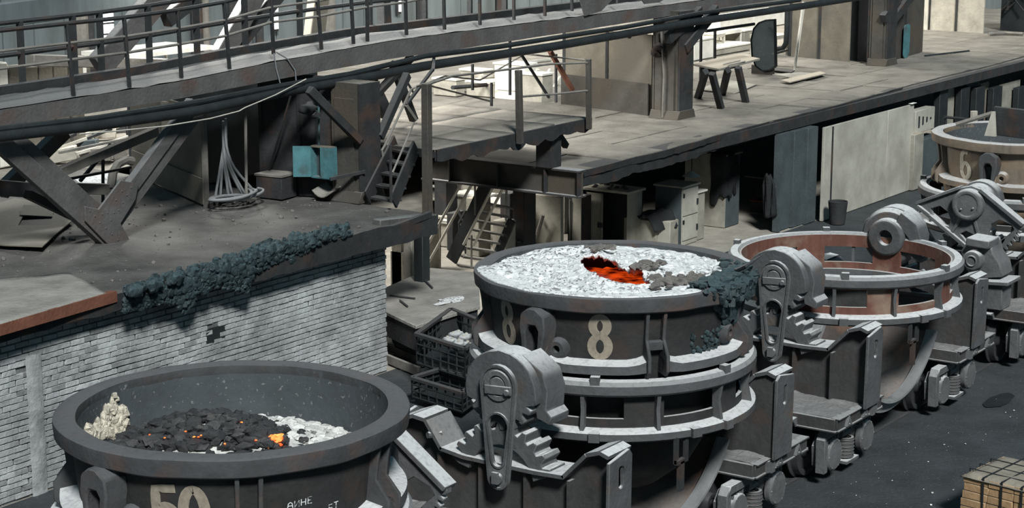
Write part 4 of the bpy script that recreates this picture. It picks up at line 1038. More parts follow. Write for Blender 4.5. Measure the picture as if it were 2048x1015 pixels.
obj('cover_strip', MB().bar(q0.lerp(q1, .45) + V((-.06, 0, .7)), q0.lerp(q1, .45) + V((-.06, 0, 1.8)), .03, .2, (0, 1, 0)), 'sheet_tan', bw)
obj('plinth', MB().bar(q0.lerp(q1, .0) + V((-.05, 0, .28)), q0.lerp(q1, .95) + V((-.05, 0, .28)), .03, .5), 'sheet_tan', bw)
mb = MB().span((5.80, 13.9, ZP), (10.2, 14.0, 5.4)); tag(obj('opening_shade', mb, 'black_paint'), 'black sheet added as the shade of the opening behind the hanging cables', 'partition')  # added black sheet, stands for the darkness of the cable opening
tag(obj('pipe', MB().tube([P(493, 390, y=11.7), P(491, 205, y=11.7)], .03, 6), 'pipe_dull'), 'thin upright pipe beside the dark cable opening', 'pipe')
# coil of hanging cables
hc = thing('cable_coil', 'grey cables hanging and coiled on the floor by the tan booth', 'cable', tuple(P(470, 405, z=ZP)))
random.seed(14)
for k in range(7):
    topx = 445 + random.random() * 8; y = 12.0 - .03 * k
    a = P(topx, 235 + random.random() * 20, y=y)
    x_lo = 424 + 13 * k + random.random() * 10 + (6 if k == 6 else 0)
    pts = [a, P(topx + 1, 290, y=y), P(446 + (x_lo - 446) * .35, 335, y=y - .05), P(x_lo, 385 + random.random() * 10, y=y - .1)]
    e = P(x_lo, 392, z=ZP + .05); pts.append(e)
    c_ = P(468, 400, z=ZP + .05 + .02 * k); rad = .30 + .26 * random.random(); ecc = .6 + .3 * random.random(); c_ = c_ + V((random.gauss(0, .06), random.gauss(0, .06), 0))
    a0 = atan2(e.y - c_.y, e.x - c_.x)
    for j in range(1, 14): t = a0 + j * .42; pts.append(V((c_.x + rad * 1.15 * cos(t), c_.y + rad * ecc * sin(t), c_.z + .01 * j + .02 * abs(sin(t * 1.5 + k)))))
    sm = []
    for i in range(len(pts) - 1):
        p0, p1, p2, p3 = pts[max(i - 1, 0)], pts[i], pts[i + 1], pts[min(i + 2, len(pts) - 1)]
        for s_ in range(3):
            t = s_ / 3; sm.append(.5 * ((2 * p1) + (p2 - p0) * t + (2 * p0 - 5 * p1 + 4 * p2 - p3) * t * t + (3 * p1 - p0 - 3 * p2 + p3) * t ** 3))
    sm.append(pts[-1]); obj('cable', MB().tube(sm, .026, 6), 'cable_grey', hc)
# teal switch box with an open door hanging from a teal pipe
bx = 6.35
tb = thing('switch_box', 'small teal switch box with its door open, hanging on a teal pipe', 'box', tuple(P(640, 358, x=bx)))
def BX(px, py, dx=0): return P(px, py, x=bx + dx)
a, b, c, d = BX(621, 292), BX(660, 296), BX(660, 358), BX(621, 352)
obj('back', MB().span((bx + .16, b.y, c.z), (bx + .19, a.y, a.z)), 'panel_dark', tb)
for y_ in (a.y, b.y): obj('side', MB().span((bx, y_ - .015, c.z), (bx + .19, y_ + .015, a.z)), 'teal_paint', tb)
for z_ in (a.z, c.z): obj('cap', MB().span((bx, b.y, z_ - .015), (bx + .19, a.y, z_ + .015)), 'sheet_tan' if z_ == a.z else 'teal_paint', tb)
obj('front_strip', MB().span((bx - .01, b.y, c.z), (bx + .01, b.y + (a.y - b.y) * .5, a.z)), 'teal_paint', tb)
q0, q1 = BX(620, 293), BX(590, 356, -.15)
obj('door', MB().add([(bx, a.y, a.z), (bx, a.y, c.z), (bx - .2, q1.y, c.z), (bx - .2, q1.y, a.z), (bx + .02, a.y + .01, a.z), (bx + .02, a.y + .01, c.z), (bx - .18, q1.y + .01, c.z), (bx - .18, q1.y + .01, a.z)], [(0, 1, 2, 3), (7, 6, 5, 4), (0, 3, 7, 4), (1, 5, 6, 2), (2, 6, 7, 3)]), 'teal_paint', tb)
obj('pipe', MB().tube([BX(638, 292, .1), BX(637, 165, .1)], .022, 6), 'teal_paint', tb)
# metal chest, leaning rod, scoop
q0 = P(560, 392, z=ZP)
t = thing('metal_chest', 'low dark metal chest on the dirt beside the column', 'chest', tuple(q0 + V((-.1, 0, 0))))
obj('body', MB().box(q0 + V((-.08, .02, .22)), (.5, .62, .44), rz=.1), 'dark_steel', t, bev=.01); obj('lid', MB().box(q0 + V((-.08, .02, .46)), (.54, .66, .04), rz=.1), 'pipe_dull', t)
tag(obj('rod', MB().tube([P(526, 385, z=ZP), P(582, 188, y=11.2)], .022, 6), 'dark_steel'), 'dark rod leaning against the partition behind the chest', 'rod')
q0 = P(685, 398, z=ZP); mb = MB().grid(6, 6, lambda u, v: q0 + V((.5 * v - .5, .35 - .45 * u, .10 + .12 * v + .12 * (u - .5) ** 2 * 4))); o = tag(obj('scoop', mb, 'pipe_dull', fix=False), 'bent sheet scoop lying at the foot of the column', 'scrap'); o.modifiers.new('t', 'SOLIDIFY').thickness = .02
tag(obj('shelf_bar', MB().bar(P(660, 358, y=10.2), P(730, 343, y=9.8), .06, .06), 'dark_steel'), 'short dark bar across the foot of the column', 'steel bar')
# gantry crumbs of scrap hanging by the column head
for k, (px, py, r) in enumerate(((615, 215, .16), (628, 228, .12))):
    tag(obj('lamp_scrap', MB().blob(P(px, py, y=10.6), r, (1.3, .8, .7), k, .7, 2), 'dark_steel'), ('upper' if k == 0 else 'lower') + ' crumpled dark lump hanging by the column head', 'scrap')

# black frozen run over the left platform edge
fr = thing('frozen_slag', 'black teal frozen slag hanging in folds over the left platform edge', 'slag', tuple(P(430, 560, y=8.05)))
random.seed(31); mb = MB()
prof_ = [(250, 585, 622), (275, 582, 618), (300, 575, 612), (330, 565, 603), (350, 560, 605), (362, 555, 622), (378, 548, 622), (390, 545, 588), (420, 540, 578), (450, 530, 575), (475, 522, 580), (495, 515, 585), (505, 508, 550), (530, 500, 535), (560, 494, 520), (585, 486, 520), (610, 480, 505), (660, 468, 478), (700, 462, 468)]
for k in range(1100):
    t = random.random() * (len(prof_) - 1); i = int(t); f = t - i
    px = prof_[i][0] + (prof_[i + 1][0] - prof_[i][0]) * f; ty = prof_[i][1] + (prof_[i + 1][1] - prof_[i][1]) * f; ly = prof_[i][2] + (prof_[i + 1][2] - prof_[i][2]) * f
    s_ = random.random(); py = ty - 14 + (ly - ty + 14) * s_
    q0 = P(px, py, y=8.06 - .05 * random.random() - .03 * sin(s_ * pi))
    if py < ty: q0 = P(px, py, z=ZP + .03)
    mb.blob(q0, .022 + .04 * random.random() ** 2 * (1.6 if s_ < .7 else 1), (1.35, .8, 1.15), k, .6, 2)
o = obj('run', mb, 'tar', fr); o['kind'] = 'stuff'
# rubble on the platform dirt
rub = MB(); random.seed(77)
for k in range(420):
    x, y = random.uniform(-4, 6.4), random.uniform(8.3, 13.5); r = .012 + .035 * random.random() ** 4; rub.blob((x, y, dirt(x, y) + r * .4), r, (1, 1, .8), k, .5, 0)
o = tag(obj('rubble', rub, 'slag_grey'), 'small stones scattered over the dirt of the left platform', 'rubble', kind='stuff')
# beams under the right end of the left platform
tag(obj('edge_beam', MB().bar(P(752, 452, y=8.25), P(858, 440, y=8.25), .2, .26), 'beam_grey', bev=.02), 'scorched short beam at the right end of the left platform', 'beam')
tag(obj('edge_plate', MB().bar(P(780, 458, y=8.05), P(862, 428, y=8.05), .08, .14), 'dark_steel', bev=.02), 'dark worn plate on the right end of the left platform', 'plate')

# ------------------------------------------------------------------ upper landing, its stair, railing
ZU = 3.9
ul = thing('upper_landing', 'raised landing of worn steel plates bridging the gap between the platforms', 'landing', (10.5, 10.3, ZU - .3))
random.seed(6)
lx = [7.75, 9.1, 10.5, 12.0, 13.4]; ly_ = [8.86, 10.0, 11.2, 12.6]
for i in range(4):
    for j in range(3):
        mb = MB().grid(4, 4, lambda u, v: V((lx[i] + (lx[i + 1] - lx[i] - .02) * u, ly_[j] + (ly_[j + 1] - ly_[j] - .02) * v, ZU + .02 * nz(lx[i] + u, ly_[j] + v, 4, 2) + .01 * (i + j) % .03)))
        o = obj('plate', mb, 'platform_plate', ul, fix=False); md = o.modifiers.new('t', 'SOLIDIFY'); md.thickness = .04; md.offset = -1
def ragged(p0, p1, z0, dz, amp, seed, th=.05):
    mb = MB(); p0, p1 = V(p0), V(p1); n_ = 40; nd = (p1 - p0).normalized(); nr_ = V((nd.y, -nd.x, 0)) * th
    for k in range(n_):
        q = []
        for f in (k / n_, (k + 1) / n_):
            p = p0.lerp(p1, f); lowz = z0 - dz - amp * abs(noise.noise(V((f * 9, seed, 1)))) - amp * .3 * abs(noise.noise(V((f * 30, seed, 2))))
            q += [V((p.x, p.y, z0)), V((p.x, p.y, lowz))]
        a = [q[0], q[2], q[3], q[1]]
        mb.add(a + [p + nr_ for p in a], [(0, 1, 2, 3), (7, 6, 5, 4), (2, 6, 7, 3), (0, 4, 5, 1)])
    return mb
obj('front_skirt', ragged((7.75, 8.86, 0), (13.4, 8.86, 0), ZU - .0, .22, .30, 3), 'dark_steel', ul, fix=False)
obj('end_skirt', ragged((13.4, 8.86, 0), (13.4, 12.5, 0), ZU, .22, .15, 5), 'dark_steel', ul, fix=False)
obj('end_skirt', ragged((7.75, 12.5, 0), (7.75, 8.86, 0), ZU, .15, .05, 6), 'dark_steel', ul, fix=False)
for y in (8.98, 10.7, 12.4): obj('joist', MB().span((7.8, y, ZU - .28), (13.35, y + .12, ZU - .05)), 'dark_steel', ul)
for q0, q1 in (((1112, 262), (1132, 292)), ((1090, 268), (1108, 290))):
    a = P(*q0, y=9.3); obj('prop', MB().bar(a, P(*q1, y=9.3), .12, .12), 'dark_steel', ul)
q0 = P(1035, 300, x=12.2); obj('bracket', MB().span((12.0, 8.95, 2.95), (12.4, 9.35, ZU - .05)), 'dark_steel', ul, bev=.01)
lr = thing('landing_railing', 'bent pipe railing with rusty square posts round the upper landing', 'railing', (10.5, 8.9, ZU))
p1b, p2b, p3b = P(855, 425, z=ZP), P(1040, 268, z=ZU), P(1178, 240, z=ZU)
p1t = P(853, 167, y=p1b.y); p2t = P(1037, 140, y=p2b.y); p3t = P(1177, 118, y=p3b.y)
for a, b, w_ in ((p1b, p1t, .15), (p2b - V((0, 0, .2)), p2t, .12), (p3b - V((0, 0, .2)), p3t, .10)):
    obj('post', MB().bar(a, b, w_, w_, (1, 0, 0)), 'column_steel', lr, bev=.008, label='rust streaked square post')
def rail_px(pts, r=.025, mat='pipe_dull', nm='rail', par=None, y=None): return obj(nm, MB().tube(pts, r, 6), mat, par if par else lr)
rail_px([p1t - V((0, 0, .02)), P(905, 152, y=8.6), P(1037, 136, y=p2b.y), P(1100, 128, y=8.9), p3t - V((0, 0, .08))])
rail_px([P(1042, 193, y=p2b.y), P(1110, 188, y=8.9), P(1177, 181, y=p3b.y)])
bkp = [P(735, 155, y=12.4), P(890, 152, y=12.4), P(1028, 168, y=12.4), P(1085, 178, y=12.4)]
rail_px([p1t, P(890, 152, y=11.8), P(960, 160, y=12.4), P(1050, 108, y=12.4), P(1170, 120, y=8.9)], .02)
rail_px([P(862, 172, y=12.4), P(983, 203, y=12.4)], .022)
for px, ty, by in ((983, 165, 212), (1112, 108, 205), (945, 128, 180), (1020, 60, 190)):
    b_ = P(px, by, y=12.3); obj('post', MB().bar(V((b_.x, b_.y, b_.z)), P(px, ty, y=12.3), .05, .05, (1, 0, 0)), 'dark_steel', lr)
for nm, a, b, w_, mat, lab in (('brace', P(742, 200, y=11.6), P(825, 112, y=11.2), .14, 'dark_steel', 'dark diagonal brace rising left to right above the landing'),
    ('brace', P(738, 155, y=11.6), P(775, 232, y=11.6), .22, 'dark_steel', 'thick dark brace falling to the landing by the column'),
    ('brace', P(785, 125, y=11.4), P(828, 240, y=11.4), .15, 'dark_steel', 'dark brace falling left of the zigzag brace'),
    ('brace', P(866, 138, y=9.5), P(812, 210, y=9.5), .06, 'dark_steel', 'upper bar of the zigzag brace behind the tall post'),
    ('brace', P(812, 210, y=9.5), P(832, 240, y=9.5), .06, 'pipe_dull', 'lower bar of the zigzag brace behind the tall post'),
    ('brace', P(868, 112, y=11), P(866, 140, y=9.6), .06, 'dark_steel', 'short dark bar hanging above the zigzag brace'),
    ('brace', P(1042, 108, y=12.3), P(1098, 195, y=12.3), .06, 'dark_steel', 'thin dark diagonal in the landing back railing'),
    ('brace', P(1100, 102, y=12.0), P(1145, 180, y=12.0), .10, 'rust_edge', 'rust red diagonal at the far end of the landing'),
    ('brace', P(812, 160, y=11.6), P(830, 190, y=11.6), .04, 'dark_steel', 'thin bar beside the falling dark brace')):
    tag(obj(nm, MB().bar(a, b, w_, w_, (0, 1, .3)), mat, bev=.006), lab, 'brace')
us = thing('landing_stair', 'short dark steel stair from the left platform up to the landing', 'stair', (6.9, 9.4, ZP))
for (f, t_) in (((738, 408), (792, 288)), ((790, 416), (832, 298))):
    a, b = P(*f, z=ZP), P(*t_, z=ZU); obj('stringer', MB().bar(a + V((-.05, 0, .12)), b + V((0, 0, .05)), .05, .36, (0, 0, 1)), 'dark_steel', us, bev=.01)
fa, ta, fb_, tb_ = P(738, 408, z=ZP), P(792, 288, z=ZU), P(790, 416, z=ZP), P(832, 298, z=ZU)
for k in range(5):
    f = (k + .6) / 5; a, b = fa.lerp(ta, f), fb_.lerp(tb_, f); obj('tread', MB().bar(a, b, .24, .04), 'dark_steel', us)
hr = [P(766, 312, y=8.9), P(764, 300, y=8.9), P(770, 290, y=8.9), P(822, 179, y=8.9), P(835, 172, y=8.8), p1t]
obj('handrail', MB().tube(hr, .024, 7), 'pipe_dull', us)
obj('handrail_post', MB().tube([P(782, 405, y=8.95), P(781, 290, y=8.95)], .03, 6), 'dark_steel', us)
obj('handrail', MB().tube([P(785, 345, y=8.95), P(828, 245, y=9.2)], .02, 6), 'pipe_dull', us)

# ------------------------------------------------------------------ lower stair and machinery in the gap
ls = thing('lower_stair', 'steep dark stair with four pale slanting handrails in the gap', 'stair', tuple(P(900, 540, x=12.9)))
for q0, q1, x in (((837, 523), (927, 358), 12.3), ((846, 545), (947, 362), 12.6), ((927, 489), (988, 370), 12.5), ((947, 491), (1006, 376), 12.6)):
    obj('handrail', MB().tube([P(*q0, x=x), P(*q1, x=x)], .032, 7), 'pipe_light', ls)
obj('stringer', MB().bar(P(903, 520, x=12.9), P(976, 360, x=12.9), .06, .30, (0, .5, 1)), 'black_paint', ls)
obj('stringer', MB().bar(P(972, 560, x=13.6), P(1024, 440, x=13.6), .06, .2, (0, .5, 1)), 'black_paint', ls)
for k in range(8):
    f = k / 7; a = P(916 + 50 * f, 530 - 125 * f, x=12.95); b = P(978 + 44 * f, 538 - 122 * f, x=13.55); obj('tread', MB().bar(a, b, .26, .04), 'pipe_dull', ls)
for px, t_, b_ in ((880, 445, 545), (943, 470, 535), (950, 360, 430)):
    obj('handrail_post', MB().tube([P(px, b_, x=12.7), P(px, t_, x=12.7)], .025, 6), 'pipe_dull', ls)
def slab_box(nm, lab, cat, px0, py0, px1, py1, x, d, mat, bev=.015, extra=None, grp=None):
    """box whose lit end face, seen between the pixels, lies in the plane x and runs d metres back"""
    a, b = P(px0, py0, x=x), P(px1, py1, x=x)
    t = thing(nm, lab, cat, (x, (a.y + b.y) / 2, 0.01), grp)
    obj('body', MB().span((x, b.y, 0.01), (x + d, a.y, max(a.z, b.z))), mat, t, bev=bev)
    if extra: extra(t, a, b, x)
    return t
def knobs(t, a, b, x):
    for k in range(2):
        q = V((x - .03, a.y + (b.y - a.y) * (.35 + .35 * k), a.z + (b.z - a.z) * .62)); obj('knob', MB().blob(q, .10, (.7, 1, 1), k, .1, 2), 'dark_steel', t)
    obj('collar', MB().span((x - .03, b.y - .03, a.z + (b.z - a.z) * .72), (x + .05, a.y + .03, a.z + (b.z - a.z) * .76)), 'dark_steel', t)
def door(t, a, b, x):
    obj('door', MB().span((x - .025, b.y + .05, min(a.z, b.z) + .1), (x, a.y - .05, max(a.z, b.z) - .06)), 'locker_grey', t, bev=.006)
    obj('handle', MB().box((x - .05, b.y + .14, (a.z + b.z) / 2), (.05, .04, .16)), 'black_paint', t)
def rims(t, a, b, x):
    obj('top_plate', MB().span((x - .06, b.y - .06, max(a.z, b.z)), (x + .66, a.y + .06, max(a.z, b.z) + .05)), 'pale', t)
slab_box('machine_column', 'dark machine column with two round knobs behind the pot numbered 8', 'machine', 1025, 372, 1048, 560, 14.2, .5, 'dark_steel', extra=knobs)
slab_box('machine_post', 'pale square machine post right of the lower stair', 'machine', 985, 440, 1012, 560, 13.7, .4, 'machine')
slab_box('work_bench', 'cluttered pale work bench seen behind the slanting handrails', 'bench', 862, 442, 925, 545, 15.5, .6, 'machine', extra=rims)
slab_box('press_table', 'pale press table under the landing right of the handrails', 'machine', 960, 405, 1012, 470, 16.5, .9, 'machine', extra=rims)
slab_box('press_machine', 'grey press head high behind the handrails', 'machine', 905, 390, 960, 425, 17, .9, 'machine', extra=rims)
slab_box('cabinet', 'grey cabinet against the back below the plate girder', 'cabinet', 1048, 400, 1068, 500, 16.0, .6, 'locker_grey', extra=door)
slab_box('partition_sheet', 'wide grey panel with a leaning pipe behind the pot numbered 8', 'panel', 1068, 388, 1122, 520, 15.8, .12, 'locker_grey')
slab_box('post', 'pale upright post at the left of the gap beside the brick wall', 'post', 806, 470, 824, 600, 9.2, .2, 'machine')
slab_box('post', 'dark thick post below the end of the left platform', 'post', 826, 430, 846, 580, 8.3, .25, 'black_paint')
slab_box('crate', 'stack of pale rubble-filled crates low beside the brick wall', 'crate', 780, 500, 808, 570, 11.0, .6, 'machine')
slab_box('tank', 'pale drum end in the shade beside the brick wall', 'tank', 782, 470, 803, 495, 11.0, .6, 'machine')
for q0, q1, x, r, mat, lab in (((865, 372), (935, 386), 18, .04, 'pipe_light', 'upper pale rail running behind the lower stair'), ((855, 396), (905, 404), 18, .045, 'pipe_light', 'lower pale rail running behind the lower stair'),
    ((866, 432), (915, 436), 15.4, .04, 'pipe_light', 'pale bar just above the work bench'), ((1070, 482), (1086, 430), 15.6, .05, 'pipe_dull', 'rusty pipe leaning against the wide grey panel'),
    ((1013, 378), (1012, 440), 13.8, .03, 'pipe_light', 'thin bent hose beside the dark machine column'), ((900, 380), (880, 400), 17, .04, 'dark_steel', 'short dark lever by the press head'),
    ((916, 420), (930, 448), 15, .035, 'dark_steel', 'first bar of the dark crossed pair above the work bench'), ((932, 420), (918, 446), 15, .035, 'dark_steel', 'second bar of the dark crossed pair above the work bench')):
    p0, p1 = P(*q0, x=x), P(*q1, x=x); t = thing('pipe', lab, 'pipe', tuple((p0 + p1) / 2))
    obj('tube', MB().tube([p0, p1], r, 7), mat, t); lo_ = p0 if p0.z < p1.z else p1; zf = .04 if x < 16 else .04
    obj('stake', MB().tube([lo_, V((lo_.x + .01, lo_.y, zf))], r * .6, 6), 'dark_steel', t)
mb = MB()
q = P(1064, 432, x=15.6); tag(obj('hook', MB().tube([q + V((0, .1 * cos(a), .12 * sin(a))) for a in (x * .5 for x in range(-2, 8))], .03, 6), 'pipe_light'), 'pale hook on the left edge of the wide grey panel', 'hook')
for k, (x0, y0, x1, y1, xx, mt, lb) in enumerate(((868, 352, 892, 392, 16.2, 'dark_steel', 'dark control box left of the slanting handrails'), (893, 425, 906, 470, 15.2, 'dark_steel', 'dark small cupboard before the work bench'),
        (932, 395, 958, 440, 15.0, 'locker_grey', 'grey bench block in the middle of the gap'), (1000, 385, 1020, 405, 15.2, 'dark_steel', 'dark hood under the plate girder'), (842, 440, 856, 520, 13.0, 'machine', 'pale column behind the dark post by the brick wall'))):
    slab_box('gap_machine', lb, 'machine', x0, y0, x1, y1, xx, .5, mt)
# back of the gap
tag(obj('gap_screen', MB().span((18.6, 12.9, .02), (18.75, 17, 2.7)), 'locker_grey'), 'grey screen closing the back of the gap under the right platform', 'screen')
for k in range(5):
    y = 13.2 + .75 * k; tag(obj('gap_plate', MB().span((18.5, y, .3), (18.58, y + .6, 2.5)), 'machine' if k % 2 else 'sheet_tan', bev=.01), 'upright plate number %s from the right on the screen behind the lower stair' % ('one', 'two', 'three', 'four', 'five')[k], 'plate')

# flat transfer cart with buffers
cz = 1.05
cpts = [P(px, py, z=cz) for px, py in ((862, 536), (958, 545), (960, 612), (905, 628), (832, 652), (768, 622), (764, 578))]
ct = thing('flat_cart', 'flat transfer cart with a worn pale deck behind the pot numbered 8', 'cart', (7.4, 9.2, 0))
dkm = MB().prism([(p.x, p.y) for p in cpts], lambda u, v: (u, v, cz - .06), (0, 0, .07)); obj('deck', dkm, 'light_plate', ct, bev=.01)
dk2 = MB().prism([(p.x * .96 + .3, p.y * .96 + .36) for p in cpts], lambda u, v: (u, v, .55), (0, 0, .45)); obj('frame', dk2, 'dark_steel', ct)
for px, py in ((803, 662), (845, 668)):
    q = P(px, py, x=5.95); mb = MB().prism(rrect(-.24, -.30, .24, .22, .12), lambda u, v: (q.x, q.y + u, q.z + v), (.25, 0, 0)); mb.prism(rrect(-.17, -.2, .17, .14, .08), lambda u, v: (q.x - .06, q.y + u, q.z + v), (.08, 0, 0)); obj('buffer', mb, 'black_paint', ct, bev=.02)
for y in (8.0, 9.6):
    for x in (6.6, 8.6): obj('wheel', MB().lathe([(0, y), (.3, y), (.3, y + .12), (0, y + .12)], (x, 0, .3), 'y', n=20, closed=False), 'wheel_iron', ct)
for a, b in (((780, 590), (830, 596)), ((800, 600), (815, 612)), ((850, 560), (865, 575))): obj('loose_rod', MB().tube([P(*a, z=cz + .04), P(*b, z=cz + .04)], .02, 5), 'wheel_iron', ct)
obj('spilled_lime', MB().blob(P(900, 600, z=cz + .02), .35, (1.3, .5, .07), 3, .8, 2), 'slag_white', ct, label='white spill on the deck')
for k, (a, b) in enumerate((((764, 690), (848, 724)), ((764, 712), (838, 742)))):
    p0, p1 = P(*a, z=.12), P(*b, z=.12); rl = tag(obj('cross_rail', MB().bar(p0, p1, .07, .16), 'pipe_dull'), ('far' if k == 0 else 'near') + ' rail of the short cross track below the flat cart', 'rail')
for k in range(4):
    f = k / 3; a = P(770 + 70 * f, 695 + 32 * f, z=.03); tag(obj('sleeper', MB().box(a, (1.0, .2, .08)), 'sheet_tan', bev=.01), 'worn timber sleeper of the cross track, %s from the brick wall' % ('first', 'second', 'third', 'fourth')[k], 'sleeper', 'sleepers of the cross track')

# wire baskets
def basket(nm, lab, c4, z1, z0, cat='basket'):
    """c4 = four top corners in plan"""
    t = thing(nm, lab, cat, tuple(sum(c4, V((0, 0, 0))) / 4 - V((0, 0, z1 - z0))))
    cs = [V((p.x, p.y, z1)) for p in c4]
    for i in range(4):
        a, b = cs[i], cs[(i + 1) % 4]
        obj('top_bar', MB().bar(a, b, .10, .06), 'dark_steel', t, bev=.006)
        n_ = max(4, int((b - a).length / .22)); wi = MB()
        for k in range(n_ + 1):
            p = a.lerp(b, k / n_); wi.tube([p, V((p.x, p.y, z0))], .017, 5)
        for k in range(1, 4): wi.tube([V((p.x, p.y, z1 - (z1 - z0) * k / 3)) for p in (a, b)], .017, 5)
        o = obj('wire_side', wi, 'black_paint', t); o['kind'] = 'stuff'
    obj('bottom', MB().prism([(p.x, p.y) for p in cs], lambda u, v: (u, v, z0 - .03), (0, 0, .03)), 'black_paint', t)
    return t
bc = [P(px, py, z=1.05) for px, py in ((833, 668), (930, 697), (985, 652), (902, 618))]
bk_ = basket('wire_basket', 'black wire basket holding iron pieces, the upper of the two', bc, 1.05, .52)
bc2 = [P(px, py, z=.5) for px, py in ((824, 755), (925, 785), (960, 760), (880, 738))]
basket('wire_basket', 'low black wire basket lying under the upper one', bc2, .5, .16)
ctr = sum(bc, V((0, 0, 0))) / 4
for k, (px, py) in enumerate(((912, 672), (930, 678), (918, 690), (938, 694), (900, 684))):
    q = P(px, py, z=.98); t = thing('iron_block', 'rounded iron block with bolt heads, %s in the upper wire basket' % ('far left', 'far right', 'middle', 'near right', 'near left')[k], 'iron block', tuple(q - V((0, 0, .1))))
    obj('body', MB().box(q, (.30, .22, .16), rz=.3 * k), 'bogie_iron', t, bev=.04)
    for s_ in (-1, 1): obj('bolt', MB().blob(q + V((s_ * .08 * cos(.3 * k), s_ * .08 * sin(.3 * k), .09)), .035, (1, 1, .6), 0, 0, 1), 'pipe_light', t)
# ------------------------------------------------------------------ lockers and cabinets under the right platform
def cabinet(nm, lab, cat, corner, d, w_, h, matx, maty, top=None, doors=None, grp=None):
    """near corner in plan; d = depth of the left end face, w_ = width of the front face"""
    x, y = corner
    t = thing(nm, lab, cat, (x + w_ / 2, y + d / 2, 0.0), grp)
    obj('carcass', MB().span((x, y, .02), (x + w_, y + d, h)), maty, t, bev=.008)
    obj('end_panel', MB().span((x - .02, y, .02), (x, y + d, h - .01)), matx, t, bev=.006)
    if top: obj('top', MB().span((x - .05, y - .05, h), (x + w_ + .05, y + d + .05, h + .04)), top, t)
    if doors:
        for (z0, z1) in doors:
            dd = obj('door', MB().span((x + .04, y - .03, z0), (x + w_ - .03, y, z1)), maty, t, bev=.006)
            obj('handle', MB().box((x + w_ - .09, y - .045, z0 + (z1 - z0) * .45), (.04, .04, .14)), 'black_paint', dd)
            obj('hinge', MB().box((x + .05, y - .035, z0 + (z1 - z0) * .8), (.04, .03, .1)), 'black_paint', dd)
    return t
def hz(px, py, x): return P(px, py, x=x).z
# big cabinet with a black cloth
q = P(1450, 457, z=0); d_ = P(1400, 437, z=0).y - q.y; w_ = P(1494, 450, z=0).x - q.x
hC = hz(1448, 312, q.x)
cabinet('tall_cabinet', 'tall grey cabinet with a black cloth draped over its corner', 'cabinet', (q.x, q.y), d_, w_, hC, 'locker_grey', 'panel_dark', 'locker_grey', None)  # front face coloured dark for the shade of the platform overhang
mb = MB()
def drape(u, v):
    a = u * 2 - 1
    if a < 0: p = V((q.x - .05 - .03 * sin(v * 9), q.y - a * .42, hC + .06 - v * (1.25 + .15 * sin(a * 6))))
    else: p = V((q.x + a * .5, q.y - .05 - .04 * sin(v * 7 + a * 5), hC + .06 - v * (1.05 + .1 * sin(a * 9))))
    return p + V((.03 * nz(u * 8, v * 3, 1), .03 * nz(u * 8, v * 3, 5), 0))
mb.grid(22, 16, drape); mb.grid(10, 6, lambda u, v: V((q.x - .05 + .55 * u, q.y - .05 + .45 * v, hC + .07 + .03 * nz(u * 4, v * 4))))
o = tag(obj('black_cloth', mb, 'cloth_black', fix=False), 'black cloth draped over the corner of the tall grey cabinet', 'cloth'); o.modifiers.new('t', 'SOLIDIFY').thickness = .02
# pale locker and its lower neighbour
q2 = P(1362, 494, z=0)
hL = hz(1362, 376, q2.x)
cabinet('pale_locker', 'pale two-door locker in front of the dark bay under the platform', 'locker', (q2.x, q2.y), .75, .80, hL, 'panel_dark', 'panel_cream', 'locker_grey', ((.15, hL * .5), (hL * .52, hL - .06)))  # left end coloured dark to stand for its unlit side
q3 = P(1376, 500, z=0)
cabinet('narrow_locker', 'grey narrow locker beside the pale two-door locker', 'locker', (q2.x + .84, q2.y + .05), .5, .42, hz(1380, 398, q2.x), 'locker_grey', 'locker_grey', 'pale', None)
x_ = q2.x - .1
a, b = P(1249, 434, x=x_ - .6), P(1312, 500, x=x_ - .6)
cabinet('low_cabinet', 'low grey cabinet with a dark rag thrown over its top', 'cabinet', (x_ - .6, b.y), a.y - b.y, .5, a.z, 'locker_grey', 'locker_grey', None, None)
a2, b2 = P(1316, 440, x=x_ - .5), P(1340, 500, x=x_ - .5)
cabinet('small_cupboard', 'small rusty cream cupboard right of the low grey cabinet', 'cupboard', (x_ - .5, b2.y), a2.y - b2.y, .4, a2.z, 'panel_cream', 'locker_grey', None, None)
def rag(u, v): return V((x_ - .75 + .55 * u, a.y - .45 - .5 * v - .35 * u, a.z + .10 + .14 * nz(u * 4, v * 4, 2) + .12 * u - (.45 * max(0, v - .6) * 2.0)))
o = tag(obj('rag', MB().grid(14, 14, rag), 'cloth_black', fix=False), 'dark stiff rag lying on the low grey cabinet', 'cloth'); o.modifiers.new('t', 'SOLIDIFY').thickness = .025
tag(obj('wood_scrap', MB().bar(P(1272, 432, x=x_ - .55), P(1298, 420, x=x_ - .3), .08, .05), 'brick_tan'), 'splintered wooden stick on the low grey cabinet', 'scrap')
